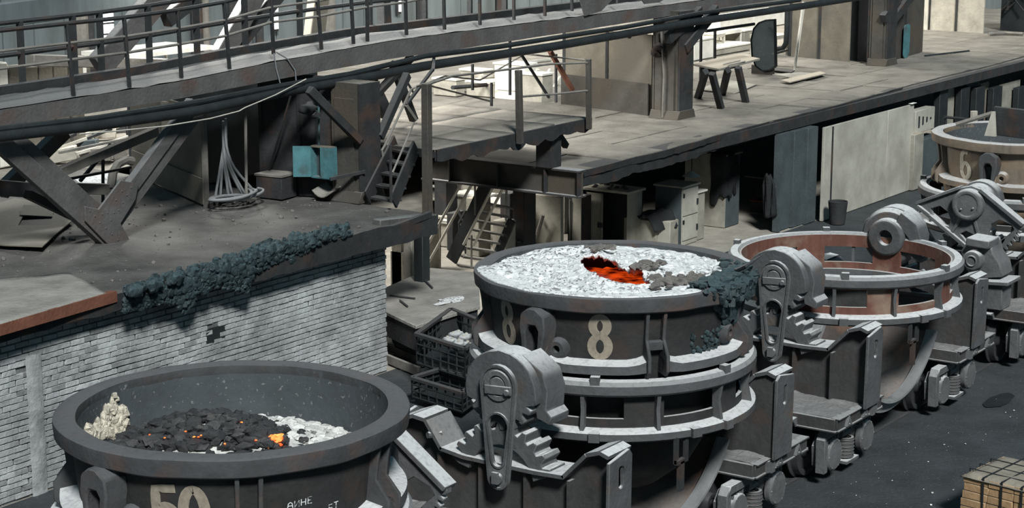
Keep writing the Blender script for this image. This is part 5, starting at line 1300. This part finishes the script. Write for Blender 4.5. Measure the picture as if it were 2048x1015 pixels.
# open locker with a pale top shelf
xo = P(1170, 470, y=11.6).x
t = thing('open_locker', 'open steel locker with one grey door and a littered pale top', 'locker', (xo + .3, 11.2, 0))
def OL(px, py): return P(px, py, x=xo)
a, b = OL(1172, 378), OL(1255, 500)
obj('end_panel', MB().span((xo, a.y - .03, .02), (xo + .7, a.y, a.z)), 'dark_steel', t); obj('end_panel', MB().span((xo, b.y, .02), (xo + .7, b.y + .03, a.z)), 'locker_grey', t)
obj('back', MB().span((xo + .66, b.y, .02), (xo + .7, a.y, a.z)), 'black_paint', t)
obj('top', MB().span((xo - .08, b.y - .06, a.z), (xo + .75, a.y + .06, a.z + .06)), 'machine', t, bev=.006)
c = OL(1206, 500); dd = obj('door', MB().span((xo - .04, c.y, .05), (xo - .01, a.y - .05, a.z - .06)), 'locker_grey', t, bev=.006)
obj('latch_bar', MB().tube([V((xo - .06, c.y + .02, .05)), V((xo - .06, c.y + .02, a.z - .05))], .025, 6), 'pipe_dull', dd); obj('handle', MB().box((xo - .07, c.y + .05, a.z * .42), (.06, .12, .12)), 'dark_steel', dd)
lit = MB(); random.seed(2)
for k in range(14): lit.blob((xo + .6 * random.random(), b.y + (a.y - b.y) * random.random(), a.z + .08), .04 + .04 * random.random(), (1.3, 1, .6), k, .6, 1)
o = obj('litter', lit, 'slag_grey', t); o['kind'] = 'stuff'
for k, (p0, p1, lab) in enumerate((((1136, 390), (1164, 520), 'grey locker door left of the open locker'),)):
    a, b = P(*p0, x=xo - .6), P(*p1, x=xo - .6); tt = thing('closed_locker', lab, 'locker', (xo - .4, b.y, 0)); obj('body', MB().span((xo - .6, b.y, .02), (xo - .2, a.y, a.z)), 'dark_steel', tt)
    obj('door', MB().span((xo - .63, b.y + .02, .05), (xo - .6, a.y - .14, a.z - .03)), 'locker_grey', tt); obj('latch_bar', MB().tube([(xo - .66, a.y - .1, .05), (xo - .66, a.y - .1, a.z - .1)], .025, 6), 'pipe_dull', tt)
PY = 8.16
xd = P(1556, 456, y=PY + .35).x
# red brown box and hanging coat in the dark bay, back wall of the bay
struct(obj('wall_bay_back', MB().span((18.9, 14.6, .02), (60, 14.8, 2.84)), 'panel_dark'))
q = P(1500, 440, z=0); mb = MB()
t = thing('red_box', 'red brown painted box in the dark bay left of the hanging coat', 'box', (24.2, 10.6, 0)); a, b = P(1498, 402, x=24), P(1532, 440, x=24)
obj('body', MB().span((24, b.y, .35), (24.5, a.y, a.z)), 'red_paint', t, bev=.01); obj('stand', MB().span((24.02, b.y + .03, .02), (24.48, a.y - .03, .35)), 'black_paint', t)
a, b = P(1496, 352, x=24.4), P(1536, 358, x=24.4); shb = tag(obj('shelf_board', MB().span((24.2, b.y, a.z), (24.7, a.y, a.z + .04)), 'sheet_tan'), 'brown shelf board high in the dark bay', 'shelf')
for y_ in (b.y + .03, a.y - .03): obj('upright', MB().span((24.66, y_ - .03, .02), (24.70, y_ + .03, a.z)), 'black_paint', shb)
# hanging coat
xc = P(1540, 360, y=8.6).x; ac = P(1538, 352, x=xc)
def coat(u, v):
    p = P(1529 + 22 * u + (9 - 18 * u) * max(0, .22 - v) * 4, 350 + 84 * v - 6 * abs(u - .5), x=xd - .14)
    return p + V((-.10 * sin(pi * u) - .04 * sin(u * 14 + v * 2), 0, 0))
o = tag(obj('hanging_coat', MB().grid(12, 12, coat), 'cloth_black', fix=False), 'black coat hanging on the edge of the dark panel wall', 'coat'); o.modifiers.new('t', 'SOLIDIFY').thickness = .05
# shop lamp: white shade under the platform
a = P(1383, 352, x=20.3); mb = MB().lathe([(.03, .14), (.24, 0), (.22, 0), (.02, .12)], tuple(a), 'z', n=20); lmp = tag(obj('hanging_lamp', mb, 'pale'), 'pale shade of a lamp under the platform edge', 'lamp'); obj('cord', MB().tube([a + V((0, 0, .12)), V((a.x, a.y, ZP - .31))], .012, 5), 'black_paint', lmp)

# wall line of panels below the platform edge
PY = 8.16
pw = thing('cream_wall', 'large cream steel panels of the booth below the platform edge', 'booth', (27, PY, 0))
xs_ = [P(px, 400, y=PY).x for px in (1644, 1660, 1772, 1826)]
xs_ = [P(1644, 440, y=PY).x, P(1660, 435, y=PY).x, P(1772, 380, y=PY).x, P(1824, 360, y=PY).x]
for k in range(3): obj('panel', MB().span((xs_[k], PY + .01 * k, .02), (xs_[k + 1] - .03, PY + .08, 2.52)), 'panel_cream', pw, bev=.008)
obj('joint_strip', MB().span((xs_[1] - .06, PY - .03, .02), (xs_[1] - .01, PY + .02, 2.5)), 'dark_steel', pw)
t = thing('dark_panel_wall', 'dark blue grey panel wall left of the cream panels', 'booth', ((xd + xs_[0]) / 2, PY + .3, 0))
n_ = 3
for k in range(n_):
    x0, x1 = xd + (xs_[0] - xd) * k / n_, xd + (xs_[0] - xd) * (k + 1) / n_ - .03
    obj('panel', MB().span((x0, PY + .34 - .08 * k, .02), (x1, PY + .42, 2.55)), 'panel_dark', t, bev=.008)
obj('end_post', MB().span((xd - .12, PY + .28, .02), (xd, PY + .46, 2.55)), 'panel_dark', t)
q = P(1657, 446, z=0); tb_ = thing('bucket', 'small dark bucket at the foot of the cream panels', 'bucket', (q.x, q.y - .25, 0)); obj('body', MB().lathe([(.20, .02), (.26, .62), (.24, .62), (.18, .05), (0, .05), (0, .02)], (q.x, q.y - .25, 0), 'z', n=20, closed=False), 'dark_steel', tb_)
# lockers and switchboards beyond the cream panels
x = xs_[3] + .1
def wallbox(nm, lab, cat, px0, px1, ytop, ybot, dy, mat, depth=.3):
    a, b = P(px0, ytop, y=PY + dy), P(px1, ybot, y=PY + dy)
    zt = min(2.56, P((px0 + px1) / 2, ytop, y=PY + dy).z); zb = max(.02, P((px0 + px1) / 2, ybot, y=PY + dy).z)
    t = thing(nm, lab, cat, ((a.x + b.x) / 2, PY + dy + depth / 2, zb)); obj('body', MB().span((min(a.x, b.x), PY + dy, zb), (max(a.x, b.x), PY + dy + depth, zt)), mat, t, bev=.012); return t, min(a.x, b.x), max(a.x, b.x), zb, zt
t, x0, x1, z0, z1 = wallbox('switchboard', 'pale switchboard with dark slots right of the cream panels', 'switchboard', 1832, 1868, 218, 262, .1, 'panel_cream')
for k in range(4): obj('slot', MB().span((x0 + (x1 - x0) * (.15 + .2 * k), PY + .08, z0 + (z1 - z0) * (.25 + .08 * k)), (x0 + (x1 - x0) * (.2 + .2 * k), PY + .1, z0 + (z1 - z0) * (.75 - .06 * k))), 'black_paint', t)
t, x0, x1, z0, z1 = wallbox('steel_locker', 'tall grey steel locker just right of the cream panels', 'locker', 1830, 1842, 268, 400, -.1, 'locker_grey', .5)
t, x0, x1, z0, z1 = wallbox('dark_locker', 'dark grey locker between the steel locker and the pot numbered 6', 'locker', 1844, 1878, 275, 385, .0, 'panel_dark', .5)
t, x0, x1, z0, z1 = wallbox('steel_cabinet', 'pale grey cabinet partly behind the pot numbered 6', 'cabinet', 1866, 1900, 262, 372, .4, 'locker_grey', .5)
t, x0, x1, z0, z1 = wallbox('meter_box', 'small white meter box under the platform edge', 'box', 1825, 1834, 196, 207, -.05, 'pale', .12)
for k, (p0, p1, mat, lab) in enumerate(((1892, 1922, 'locker_grey', 'first grey bay panel left of the far dark post'), (1962, 1974, 'sheet_tan', 'narrow tan bay panel'), (2000, 2036, 'locker_grey', 'grey bay panel near the right edge'), (1934, 1956, 'panel_dark', 'dark bay panel between two dark posts'))):
    t, x0, x1, z0, z1 = wallbox('bay_partition', lab, 'panel', p0, p1, 165, 250, .78, mat, .08)
for k, px in enumerate((1885, 1928, 1958, 1992, 2042)):
    t, x0, x1, z0, z1 = wallbox('bay_post', 'dark post number %s from the left below the far platform edge' % ('one', 'two', 'three', 'four', 'five')[k], 'post', px - 4, px + 5, 175, 330, .52, 'black_paint', .2)
bayr = tag(obj('bay_rail', MB().tube([P(1890, 234, y=8.3), P(1932, 238, y=8.3)], .05, 6), 'dark_steel'), 'dark rail in front of the far bay panels', 'rail')
for px in (1892, 1930): q = P(px, 236, y=8.3); obj('leg', MB().tube([q, V((q.x, q.y, .02))], .04, 6), 'dark_steel', bayr)
# things leaning over the pot numbered 6
pl = P(1990, 215, y=.6)
a, b, c, d = (P(1988, 213, x=15.6), P(2070, 222, x=15.6), P(2070, 280, x=15.6), P(1988, 270, x=15.6))
mb = MB().add([a, b, c, d] + [p + V((.12, .02, 0)) for p in (a, b, c, d)], [(0, 1, 2, 3), (7, 6, 5, 4), (0, 4, 5, 1), (1, 5, 6, 2), (2, 6, 7, 3), (3, 7, 4, 0)])
tag(obj('lid_plate', mb, 'dark_steel', bev=.01), 'dark upright plate standing in the pot numbered 6', 'plate')
tag(obj('bar', MB().tube([P(1912, 249, x=15.4), P(1985, 226, x=15.6)], .05, 6), 'pipe_dull'), 'grey bar lying across the mouth of the pot numbered 6', 'steel bar')
a, b = P(1978, 272, x=15.45), P(1987, 235, x=15.55); mb = MB().prism([(-.10, 0), (.13, 0), (.08, .5), (.03, .5)], lambda u, v: (a.x, a.y - u, a.z + v), (.08, 0, 0)); tag(obj('wedge', mb, 'pipe_light'), 'pale wedge at the edge of the dark upright plate', 'wedge')
tag(obj('bolt_pin', MB().tube([P(1948, 262, x=17.6), P(1948, 222, x=17.6)], .08, 8), 'machine'), 'pale stub pin standing behind the rim of the pot numbered 6', 'pin')

# ------------------------------------------------------------------ on the right platform: columns, booths, table, shield
zB = P(1345, 30, x=20.6).z
colB = column('column', 'heavy dark column with knee braces in the middle of the right platform', 20.5, 10.67, 11.47, P(1340, 22, x=20.5).z, .7, 'column_steel', False)
for nm, q0, q1, lab in (('knee_brace', (1335, 78), (1400, 22), 'left knee brace at the head of the middle column'), ('knee_brace', (1368, 98), (1432, 18), 'right knee brace at the head of the middle column')):
    obj(nm, MB().bar(P(*q0, y=10.7), P(*q1, y=10.75), .18, .26), 'dark_steel', colB, bev=.012)
q0, q1 = P(1300, 232, z=ZP), P(1108, 212, z=ZP)
zt0 = P(1300, 70, x=q0.x).z; zt1 = P(1110, 88, x=q0.x + .6).z
bw2 = sheet_wall('wide_booth_wall', 'wide tan sheet wall standing left of the middle column', (q0.x + .05, q0.y), (q0.x + .7, q1.y), ZP, zt0, .05, 'sheet_tan', 2)
obj('lower_sheet', MB().bar((q0.x - .02, q0.y + .05, ZP + .42), (q0.x + .62, q1.y, ZP + .42), .04, .84), 'column_steel', bw2)
for k, (px, py) in enumerate(((1262, 72), (1278, 68), (1290, 74))): obj('top_clutter', MB().blob(P(px, py, x=q0.x + .3), .13, (1.2, 1, .6), k, .8, 1), 'dark_steel', bw2)
tag(obj('cable', MB().tube([P(1325, 235, x=20.4), P(1328, 150, x=20.4), P(1322, 60, x=20.4)], .03, 6), 'pipe_dull'), 'thin conduit running up the face of the middle column', 'pipe')
for k, (px, py) in enumerate(((1312, 105), (1318, 95))): tag(obj('junction', MB().blob(P(px, py, x=20.42), .16, (.7, 1, .7), k + 4, .7, 2), 'dark_steel'), ('lower' if k == 0 else 'upper') + ' dark lump of fittings on the middle column', 'fitting')
tag(obj('teal_post', MB().span((21.32, 10.8, ZP), (21.4, 10.92, 4.1)), 'teal_paint'), 'thin teal post right of the middle column', 'post')
# trestle table
def TB(px, py): return P(px, py, z=ZP)
f = [TB(1395, 197), TB(1442, 217), TB(1492, 206), TB(1405, 188)]
zt = P(1440, 136, x=f[1].x).z
tt = thing('trestle_table', 'dark trestle table with splayed legs and a pale top beside the column', 'table', tuple((f[0] + f[2]) / 2))
tops_ = [P(px, py, z=zt) for px, py in ((1392, 132), (1436, 140), (1512, 120), (1462, 112))]
tops_ = [P(1386, 128, z=zt), P(1438, 138, z=zt), P(1520, 117, z=zt), P(1470, 108, z=zt)]
obj('top', MB().prism([(p.x, p.y) for p in tops_], lambda u, v: (u, v, zt - .05), (0, 0, .06)), 'locker_grey', tt, bev=.008)
for a, b in ((f[0], P(1412, 138, z=zt)), (f[1], P(1424, 142, z=zt)), (P(1444, 190, z=ZP), P(1456, 135, z=zt)), (f[2], P(1476, 130, z=zt))): obj('leg', MB().bar(a, b - V((0, 0, .06)), .17, .14, (1, 0, 0)), 'dark_steel', tt, bev=.01)
obj('rail', MB().bar(P(1404, 140, z=zt - .15), P(1476, 128, z=zt - .15), .1, .18), 'dark_steel', tt)
for a, b in (((1445, 128), (1480, 120)), ((1455, 130), (1490, 122))): obj('rod_on_top', MB().tube([P(*a, z=zt + .04), P(*b, z=zt + .04)], .025, 5), 'pipe_light', tt)
tag(obj('pale_sheet', MB().prism([(p.x, p.y) for p in (P(1402, 182, z=ZP), P(1470, 190, z=ZP), P(1512, 172, z=ZP), P(1440, 160, z=ZP))], lambda u, v: (u, v, ZP + .03), (0, 0, .02)), 'panel_cream'), 'pale sheet lying on the floor below the trestle table', 'sheet')
# rounded heat shield on its stand
xs2 = P(1510, 150, z=ZP).x
def SH(px, py): return P(px, py, x=xs2)
hs_ = thing('heat_shield', 'big dark rounded shield plate standing on the right platform', 'shield', tuple(P(1515, 160, z=ZP)))
c0, c1 = SH(1503, 42), SH(1550, 140)
o_ = [(p.y, p.z) for p in (SH(*q) for q in ((1548, 40), (1550, 132), (1540, 139), (1524, 141), (1512, 132), (1505, 112), (1503, 80), (1508, 58), (1518, 46), (1532, 41)))]
obj('plate', MB().prism(o_, lambda u, v: (xs2, u, v), (.10, 0, 0)), 'panel_dark', hs_, bev=.02)
cx_, cz_ = sum(p[0] for p in o_) / len(o_), sum(p[1] for p in o_) / len(o_)
ol = [(cx_ + (u - cx_) * 1.06, cz_ + (v - cz_) * 1.04) for u, v in o_]
obj('rim', MB().prism(ol, lambda u, v: (xs2 - .05, u, v), (.18, 0, 0), [o_]), 'black_paint', hs_, bev=.015)
a, b = SH(1500, 130), SH(1542, 166); obj('stand', MB().span((xs2 + .1, b.y, ZP), (xs2 + .22, a.y, a.z)), 'column_steel', hs_)
obj('brace_rod', MB().tube([SH(1546, 108), P(1576, 100, x=xs2 + 1)], .04, 6), 'pipe_dull', hs_)
tag(obj('bent_pipe', MB().tube([P(*p, x=33) for p in ((1552, 98), (1566, 96), (1572, 86), (1574, 60), (1575, 18))], .09, 8), 'black_paint'), 'bent black pipe rising beside the rounded shield', 'pipe')
for k, (a, b) in enumerate((((1588, 145), (1606, 5)), ((1590, 135), (1609, 5)))): tag(obj('leaning_rod', MB().tube([P(*a, z=ZP), P(*b, x=34)], .04, 6), 'pipe_light'), ('nearer' if k == 0 else 'farther') + ' of two pale rods leaning in front of the far booth', 'rod')
for k, pts in enumerate((((1545, 152), (1600, 148), (1648, 152), (1610, 162)), ((1548, 140), (1590, 146), (1582, 150), (1546, 146)), ((1560, 168), (1640, 150), (1652, 154), (1580, 172)))):
    tag(obj('loose_sheet', MB().prism([(p.x, p.y) for p in (P(*q, z=ZP) for q in pts)], lambda u, v: (u, v, ZP + .03 + .03 * k), (0, 0, .03)), ('panel_cream', 'dark_steel', 'locker_grey')[k]), ('broad pale sheet lying right of the rounded shield', 'small dark sheet lying behind the pale one', 'long narrow plate lying before the pale sheet')[k], 'sheet')
# column C and the booth with the dark doorway
colC = column('column', 'far column of the right platform with a doorway beside it', 35.25, 11.48, 12.1, 6.2, .7, 'column_steel', False)
for nm, q0, q1, lab in (('knee_brace', (1766, 38), (1800, -10), 'left knee brace of the far column'), ('knee_brace', (1782, 44), (1824, -12), 'right knee brace of the far column')):
    obj(nm, MB().bar(P(*q0, y=11.6), P(*q1, y=11.6), .2, .28), 'dark_steel', colC)
qa, qb = P(1697, 124, z=ZP), P(1578, 112, z=ZP)
sheet_wall('far_booth_wall', 'tan sheet wall of the far booth left of the dark doorway', (qa.x, qa.y), (qb.x, qb.y), ZP, 6.3, .06, 'sheet_tan', 2)
tag(obj('doorway_shade', MB().span((36.2, 12.35, ZP), (36.3, 13.6, 6.0)), 'black_paint'), 'added black sheet for the shade inside the doorway of the far booth', 'screen')  # black sheet put in as the unlit inside of the doorway
tag(obj('door_leaf', MB().span((35.3, 12.12, ZP), (35.36, 12.2, 6.0)), 'dark_steel'), 'dark jamb of the far doorway', 'door jamb')
t = sheet_wall('far_side_wall', 'short tan side wall with a faded teal patch right of the far column', (40.0, 12.25), (36.0, 11.9), ZP, 6.2, .06, 'column_steel', 2)
a = P(1812, 82, y=12.0); obj('teal_patch', MB().prism(rrect(-.30, -.55, .30, .55, .14), lambda u, v: (a.x + u, 12.0 + (u + a.x - 38) * .09, a.z + v), (0, -.03, 0)), 'teal_paint', t, label='faded teal painted patch')
qa, qb = P(1966, 68, z=ZP), P(1856, 60, z=ZP)
t = sheet_wall('end_partition', 'pale tan partition sheets at the far right of the platform', (qa.x, qa.y), (qb.x, qb.y), ZP, 7.0, .06, 'machine', 2)
tag(obj('end_post', MB().span((qb.x - .1, qb.y, ZP), (qb.x + .05, qb.y + .15, 7)), 'pipe_light'), 'pale post at the left end of the far partition', 'post')
tag(obj('net_backing', MB().span((qa.x + 1.5, 6.5, ZP), (qa.x + 1.6, qa.y - .1, 7)), 'black_paint'), 'black cloth wall behind the hanging hoses at the far right', 'screen')
random.seed(19)
hn = thing('hose_bundle', 'tangle of thin dark hoses hanging before the black cloth at the far right', 'hose', (qa.x + 1, qa.y - 1, ZP))
for k in range(9):
    y0 = qa.y - .4 - .25 * k; pts = [V((qa.x + 1.2, y0, 6.4))]
    for j in range(1, 8): pts.append(V((qa.x + 1.2 + .1 * random.random(), y0 + .5 * sin(j * .9 + k), 6.4 - .38 * j)))
    obj('hose', MB().tube(pts, .03, 5), 'dark_steel', hn)
tag(obj('floor_rods', MB().tube([P(1978, 68, z=ZP + .1), P(2010, 66, z=ZP + .1), P(2046, 68, z=ZP + .1)], .07, 6), 'pipe_dull'), 'grey hose lying on the floor below the black cloth', 'hose')
tag(obj('crack_rod', MB().tube([P(1850, 112, z=ZP + .03), P(1920, 104, z=ZP + .03), P(1938, 102, z=ZP + .03)], .04, 5), 'black_paint'), 'thin dark rod lying on the platform floor right of the far column', 'rod')

# ------------------------------------------------------------------ far bay: daylit clutter
def far_box(nm, lab, cat, px0, py0, px1, py1, depth, mat, bx=None, legs=False):
    """box standing on the far floor; its front foot line is at py1"""
    a, b = P(px0, py1, z=2.88), P(px1, py1, z=2.88); y = (a.y + b.y) / 2
    a, b = P(px0, py1, y=y), P(px1, py1, y=y); zt = P((px0 + px1) / 2, py0, y=y).z
    t = thing(nm, lab, cat, ((a.x + b.x) / 2, y, 2.88))
    if legs:
        obj('top', MB().span((a.x, y, zt - .12), (b.x, y + depth, zt)), mat, t)
        for x in (a.x + .06, b.x - .06):
            for yy in (y + .05, y + depth - .05): obj('leg', MB().bar((x, yy, 2.88), (x, yy, zt - .12), .07, .07, (1, 0, 0)), mat, t)
    else:
        obj('body', MB().span((a.x, y, 2.88), (b.x, y + depth, zt)), mat, t, bev=.02)
        obj('cover', MB().span((a.x - .03, y - .03, zt), (b.x + .03, y + depth + .03, zt + .05)), 'pale', t)
    return t
for args in (('machine_block', 'pale machine block far beyond the landing, leftmost', 'machine', 912, 160, 930, 192, .8, 'machine'), ('machine_block', 'grey machine block beyond the landing with rounded head', 'machine', 966, 142, 985, 185, .8, 'machine'),
    ('machine_block', 'low wide pale machine beyond the landing', 'machine', 990, 165, 1030, 192, 1.0, 'machine'), ('machine_block', 'tall pale frame machine beyond the landing', 'machine', 1048, 130, 1072, 200, 1.0, 'pale'),
    ('machine_block', 'pale machine near the rust red diagonal', 'machine', 1084, 150, 1106, 205, .8, 'machine'), ('machine_block', 'small pale block at the foot of the far railing', 'machine', 1030, 180, 1046, 200, .6, 'pale')):
    far_box(*args)
q = P(1075, 178, y=17.5); t = thing('flywheel', 'pale round flywheel on the far machines beyond the landing', 'wheel', tuple(q)); obj('disc', MB().lathe([(.1, 0), (.55, 0), (.6, .08), (.55, .16), (.1, .16)], tuple(q), 'y', n=28), 'machine', t); obj('spoke', MB().span((q.x - .5, q.y + .02, q.z - .05), (q.x + .5, q.y + .14, q.z + .05)), 'dark_steel', t)
for k, (a, b) in enumerate((((960, 155), (1030, 150)), ((905, 175), (990, 168)), ((1000, 200), (1060, 150)), ((1060, 205), (1100, 140)), ((1090, 205), (1120, 155)), ((1018, 130), (1100, 120)))):
    tag(obj('far_pipe', MB().tube([P(*a, y=17.2), P(*b, y=17.6)], .06, 6), 'pipe_light' if k != 1 else 'dark_steel'), 'slanting pipe among the far machines, number %s from the left' % ('two', 'one', 'three', 'four', 'six', 'five')[k], 'pipe')
for args in (('yard_bench', 'pale bench in the bright yard beyond the trestle table', 'bench', 1448, 60, 1486, 96, 1.0, 'pale', None, True), ('yard_chair', 'pale chair like frame in the bright yard', 'chair', 1428, 68, 1450, 102, .8, 'machine', None, True),
    ('yard_block', 'low pale block left in the bright yard', 'block', 1388, 80, 1428, 118, 1.2, 'pale'), ('yard_block', 'dark topped box in the bright yard before the rounded shield', 'block', 1488, 62, 1504, 92, .8, 'locker_grey'),
    ('yard_block', 'long pale platform across the bright yard', 'block', 1400, 96, 1502, 108, 1.4, 'machine'), ('yard_block', 'pale wall of blocks at the end of the bright yard', 'block', 1440, 30, 1580, 58, 1.0, 'pale'),
    ('yard_bench', 'small pale stand right of the rounded shield', 'bench', 1552, 70, 1578, 112, 1.0, 'machine', None, True)):
    far_box(*args)
tag(obj('yard_rail', MB().tube([P(1412, 62, y=13.5), P(1508, 48, y=13.5)], .05, 6), 'dark_steel'), 'dark handrail crossing in front of the bright yard', 'rail')
for k, px in enumerate((1402, 1430)): tag(obj('yard_post', MB().tube([V((P(px, 128, y=13.6).x, 13.6, ZP)), P(px, 70 - 12 * k, y=13.6)], .05, 6), 'dark_steel'), ('left' if k == 0 else 'right') + ' dark upright rod before the bright yard', 'post')
# left part of the far bay
for k in range(6):
    a = P(-10 + 30 * k, 166, y=19); b = P(18 + 30 * k, 166, y=19); zt = P(60, 128 + 2.2 * k, y=19).z
    tag(obj('concrete_block', MB().span((a.x, 19, 2.88), (b.x, 19.6, zt + .1 * (k == 0))), 'sheet_tan' if k else 'pale', bev=.03), 'tan concrete block behind the walkway, number %s from the left' % ('one', 'two', 'three', 'four', 'five', 'six')[k], 'block')
far_box('long_table', 'long white topped table behind the walkway railing', 'table', 262, 100, 430, 170, 2.0, 'pale', None, True)
zt = P(340, 96, y=22)
for nm, q0, q1, y, wd, mat, lab in (('roof_brace', (195, 135), (330, -20), 16.5, .55, 'beam_grey', 'broad pale truss diagonal rising behind the walkway'), ('roof_brace', (330, 40), (392, -8), 16.6, .35, 'dark_steel', 'dark sloping plate above the white topped table'),
    ('roof_brace', (440, 115), (520, -30), 16.5, .5, 'beam_grey', 'second broad truss diagonal behind the walkway'), ('roof_brace', (470, 90), (560, -20), 16.7, .4, 'dark_steel', 'dark truss diagonal right of the second broad one'),
    ('roof_beam', (-40, 36), (300, -10), 18, .5, 'hall_wall', 'grey overhead beam at the top left corner'), ('roof_beam', (60, 120), (330, 128), 18, .25, 'pipe_dull', 'grey horizontal pipe behind the railing'),
    ('roof_brace', (625, 100), (640, -30), 17, .55, 'sheet_tan', 'grey tan upright box column behind the walkway'), ('roof_brace', (770, 60), (765, -30), 17, .3, 'dark_steel', 'dark upright post behind the walkway at the top')):
    tag(obj(nm, MB().bar(P(*q0, y=y), P(*q1, y=y), .25, wd, (0, 0, 1) if abs(q0[0] - q1[0]) > 20 else (1, 0, 0)), mat, bev=.02), lab, 'beam')
for k, (p0, p1, t0, b0) in enumerate(((206, 224, 24, 112), (401, 408, -10, 95), (797, 800, -10, 25), (548, 553, -10, 60))):
    a, b = P(p0, b0, y=30.8), P(p1, t0, y=30.8); wn = struct(obj('window_%d' % (k + 1), MB().span((a.x - .06, 30.80, a.z - .06), (b.x + .06, 30.90, b.z + .06)), 'dark_steel'))
    n_ = 4 if k == 0 else 2
    for j in range(n_):
        z0, z1 = a.z + (b.z - a.z) * j / n_ + .03, a.z + (b.z - a.z) * (j + 1) / n_ - .03; obj('pane', MB().span((a.x, 30.74, z0), (b.x, 30.79, z1)), 'daylight', wn)
for k, px in enumerate((165, 180, 395, 412, 470, 520, 660, 840, 1000)):
    a = P(px, 100, y=29.5); tag(obj('wall_pipe', MB().tube([(a.x, 29.5, 2.88), (a.x, 29.5, 12)], .14 if k % 2 else .2, 8), 'dark_steel' if k % 3 else 'pipe_dull'), 'upright pipe on the far hall wall, number %s from the left' % ('one', 'two', 'three', 'four', 'five', 'six', 'seven', 'eight', 'nine')[k], 'pipe')
# clutter seen under the walkway
random.seed(41)
for k in range(16):
    px, py = 105 + (k % 8) * 21 + random.random() * 12, 262 + 38 * (k // 8) + random.random() * 28
    q = P(px, py, z=2.9); dd = .3 + .5 * random.random()
    t = thing('scrap_piece', 'scrap steel under the walkway, %s from the left in the %s row' % (('first', 'second', 'third', 'fourth', 'fifth', 'sixth', 'seventh', 'eighth')[k % 8], 'back' if k < 8 else 'front'), 'scrap', tuple(q))
    mb = MB().box(q + V((0, 0, .18)), (dd, .25, .3), rz=random.random() * 3, ry=.3 * random.random()); obj('body', mb, random.choice(['dark_steel', 'pipe_dull', 'panel_dark', 'machine', 'beam_grey']), t, bev=.02)
    obj('bar', MB().bar(q + V((-.5, .1, .25)), q + V((.6, -.1, .35 + .2 * random.random())), .06, .06), random.choice(['pipe_light', 'pipe_dull', 'dark_steel']), t)
mb = MB().tube([P(*p, y=15.0) for p in ((222, 375), (226, 345), (236, 328), (252, 320), (265, 322))], .09, 8); tag(obj('bent_duct', mb, 'pipe_dull'), 'curved grey pipe beside the tan booth wall', 'pipe')
q = P(195, 362, z=ZP + .12); tag(obj('white_sheet', MB().box(q, (.9, .5, .02), rx=.45), 'slag_white'), 'bright white sheet lying in the clutter under the walkway', 'sheet')

# ------------------------------------------------------------------ strapped stack of firebricks at the lower right
c1 = P(1926, 945, z=.78); dirx = (P(2006, 908, z=.78) - c1); diry = (P(2046, 963, z=.78) - c1)
dirx.z = 0; diry.z = 0; ux = dirx.normalized(); uy = diry.normalized(); uy = (uy - ux * uy.dot(ux)).normalized()
LX, LY = dirx.length, diry.length + .35
st = thing('brick_pallet', 'strapped stack of tan firebricks under a paper cover at the lower right', 'brick stack', tuple(c1 + ux * LX / 2 + uy * LY / 2 - V((0, 0, .78))))
ang = atan2(ux.y, ux.x)
random.seed(9); nxk, nyk, nzk = 3, 3, 6; hk_ = .70 / nzk
for k in range(nzk):
    for i in range(nxk):
        for j in range(nyk):
            w0, w1 = LX / nxk, LY / nyk
            c_ = c1 + ux * (w0 * (i + .5) + random.gauss(0, .006)) + uy * (w1 * (j + .5) + random.gauss(0, .006) - .02 * (k < 3)); c_ = V((c_.x, c_.y, .06 + hk_ * (k + .5)))
            obj('brick', MB().box(c_, (w0 - .008, w1 - .008, hk_ - .008), rz=ang + random.gauss(0, .01)), 'brick_tan', st, bev=.008)
cv = MB().grid(10, 10, lambda u, v: V((0, 0, 0)) + V((c1.x, c1.y, 0)) + ux * (LX * (u * 1.04 - .02)) + uy * (LY * (v * 1.04 - .02)) + V((0, 0, .775 + .012 * nz(u * 5, v * 5, 3) - .05 * (min(u, 1 - u, v, 1 - v) < .01))))
o = obj('paper_cover', cv, 'paper', st, fix=False); o.modifiers.new('t', 'SOLIDIFY').thickness = .012
for f in (.28, .52, .78):
    a, b = c1 + ux * (-.02) + uy * LY * f, c1 + ux * (LX + .02) + uy * LY * f; a.z = b.z = .788
    obj('strap', MB().bar(a, b, .028, .008).bar(V((a.x, a.y, .02)), a, .028, .008, ux), 'strap', st)
for f in (.2, .45, .72):
    a, b = c1 + ux * LX * f - uy * .02, c1 + ux * LX * f + uy * (LY + .02); a.z = b.z = .791
    obj('strap', MB().bar(a, b, .022, .008).bar(V((a.x, a.y, .02)), a, .028, .008, uy), 'strap', st)
obj('pallet_board', MB().box(V((c1.x, c1.y, .03)) + ux * LX / 2 + uy * LY / 2, (LX, LY, .06), rz=ang), 'sheet_tan', st)
# pebbles and an oil stain on the yard floor
peb = MB(); random.seed(12)
for k in range(130):
    px, py = random.uniform(1560, 2048), random.uniform(640, 1015); q = P(px, py, z=.01)
    if q.y > -1.4: continue
    peb.blob((q.x, q.y, .015), .006 + .014 * random.random() ** 4, (1.3, 1, .6), k, .5, 0)
tag(obj('pebbles', peb, 'ash'), 'pale crumbs scattered over the dark yard floor', 'crumbs', kind='stuff')
q = P(1998, 800, z=.012); mb = MB(); mb.v = [V((q.x + .55 * (1 + .25 * nz(cos(a) * 2, sin(a) * 2, 4)) * cos(a), q.y + .2 * (1 + .3 * nz(cos(a) * 2, sin(a) * 2, 9)) * sin(a), .016)) for a in (2 * pi * i / 28 for i in range(28))]; mb.f = [tuple(range(28))]
struct(obj('floor_stain', mb, 'black_paint', fix=False))
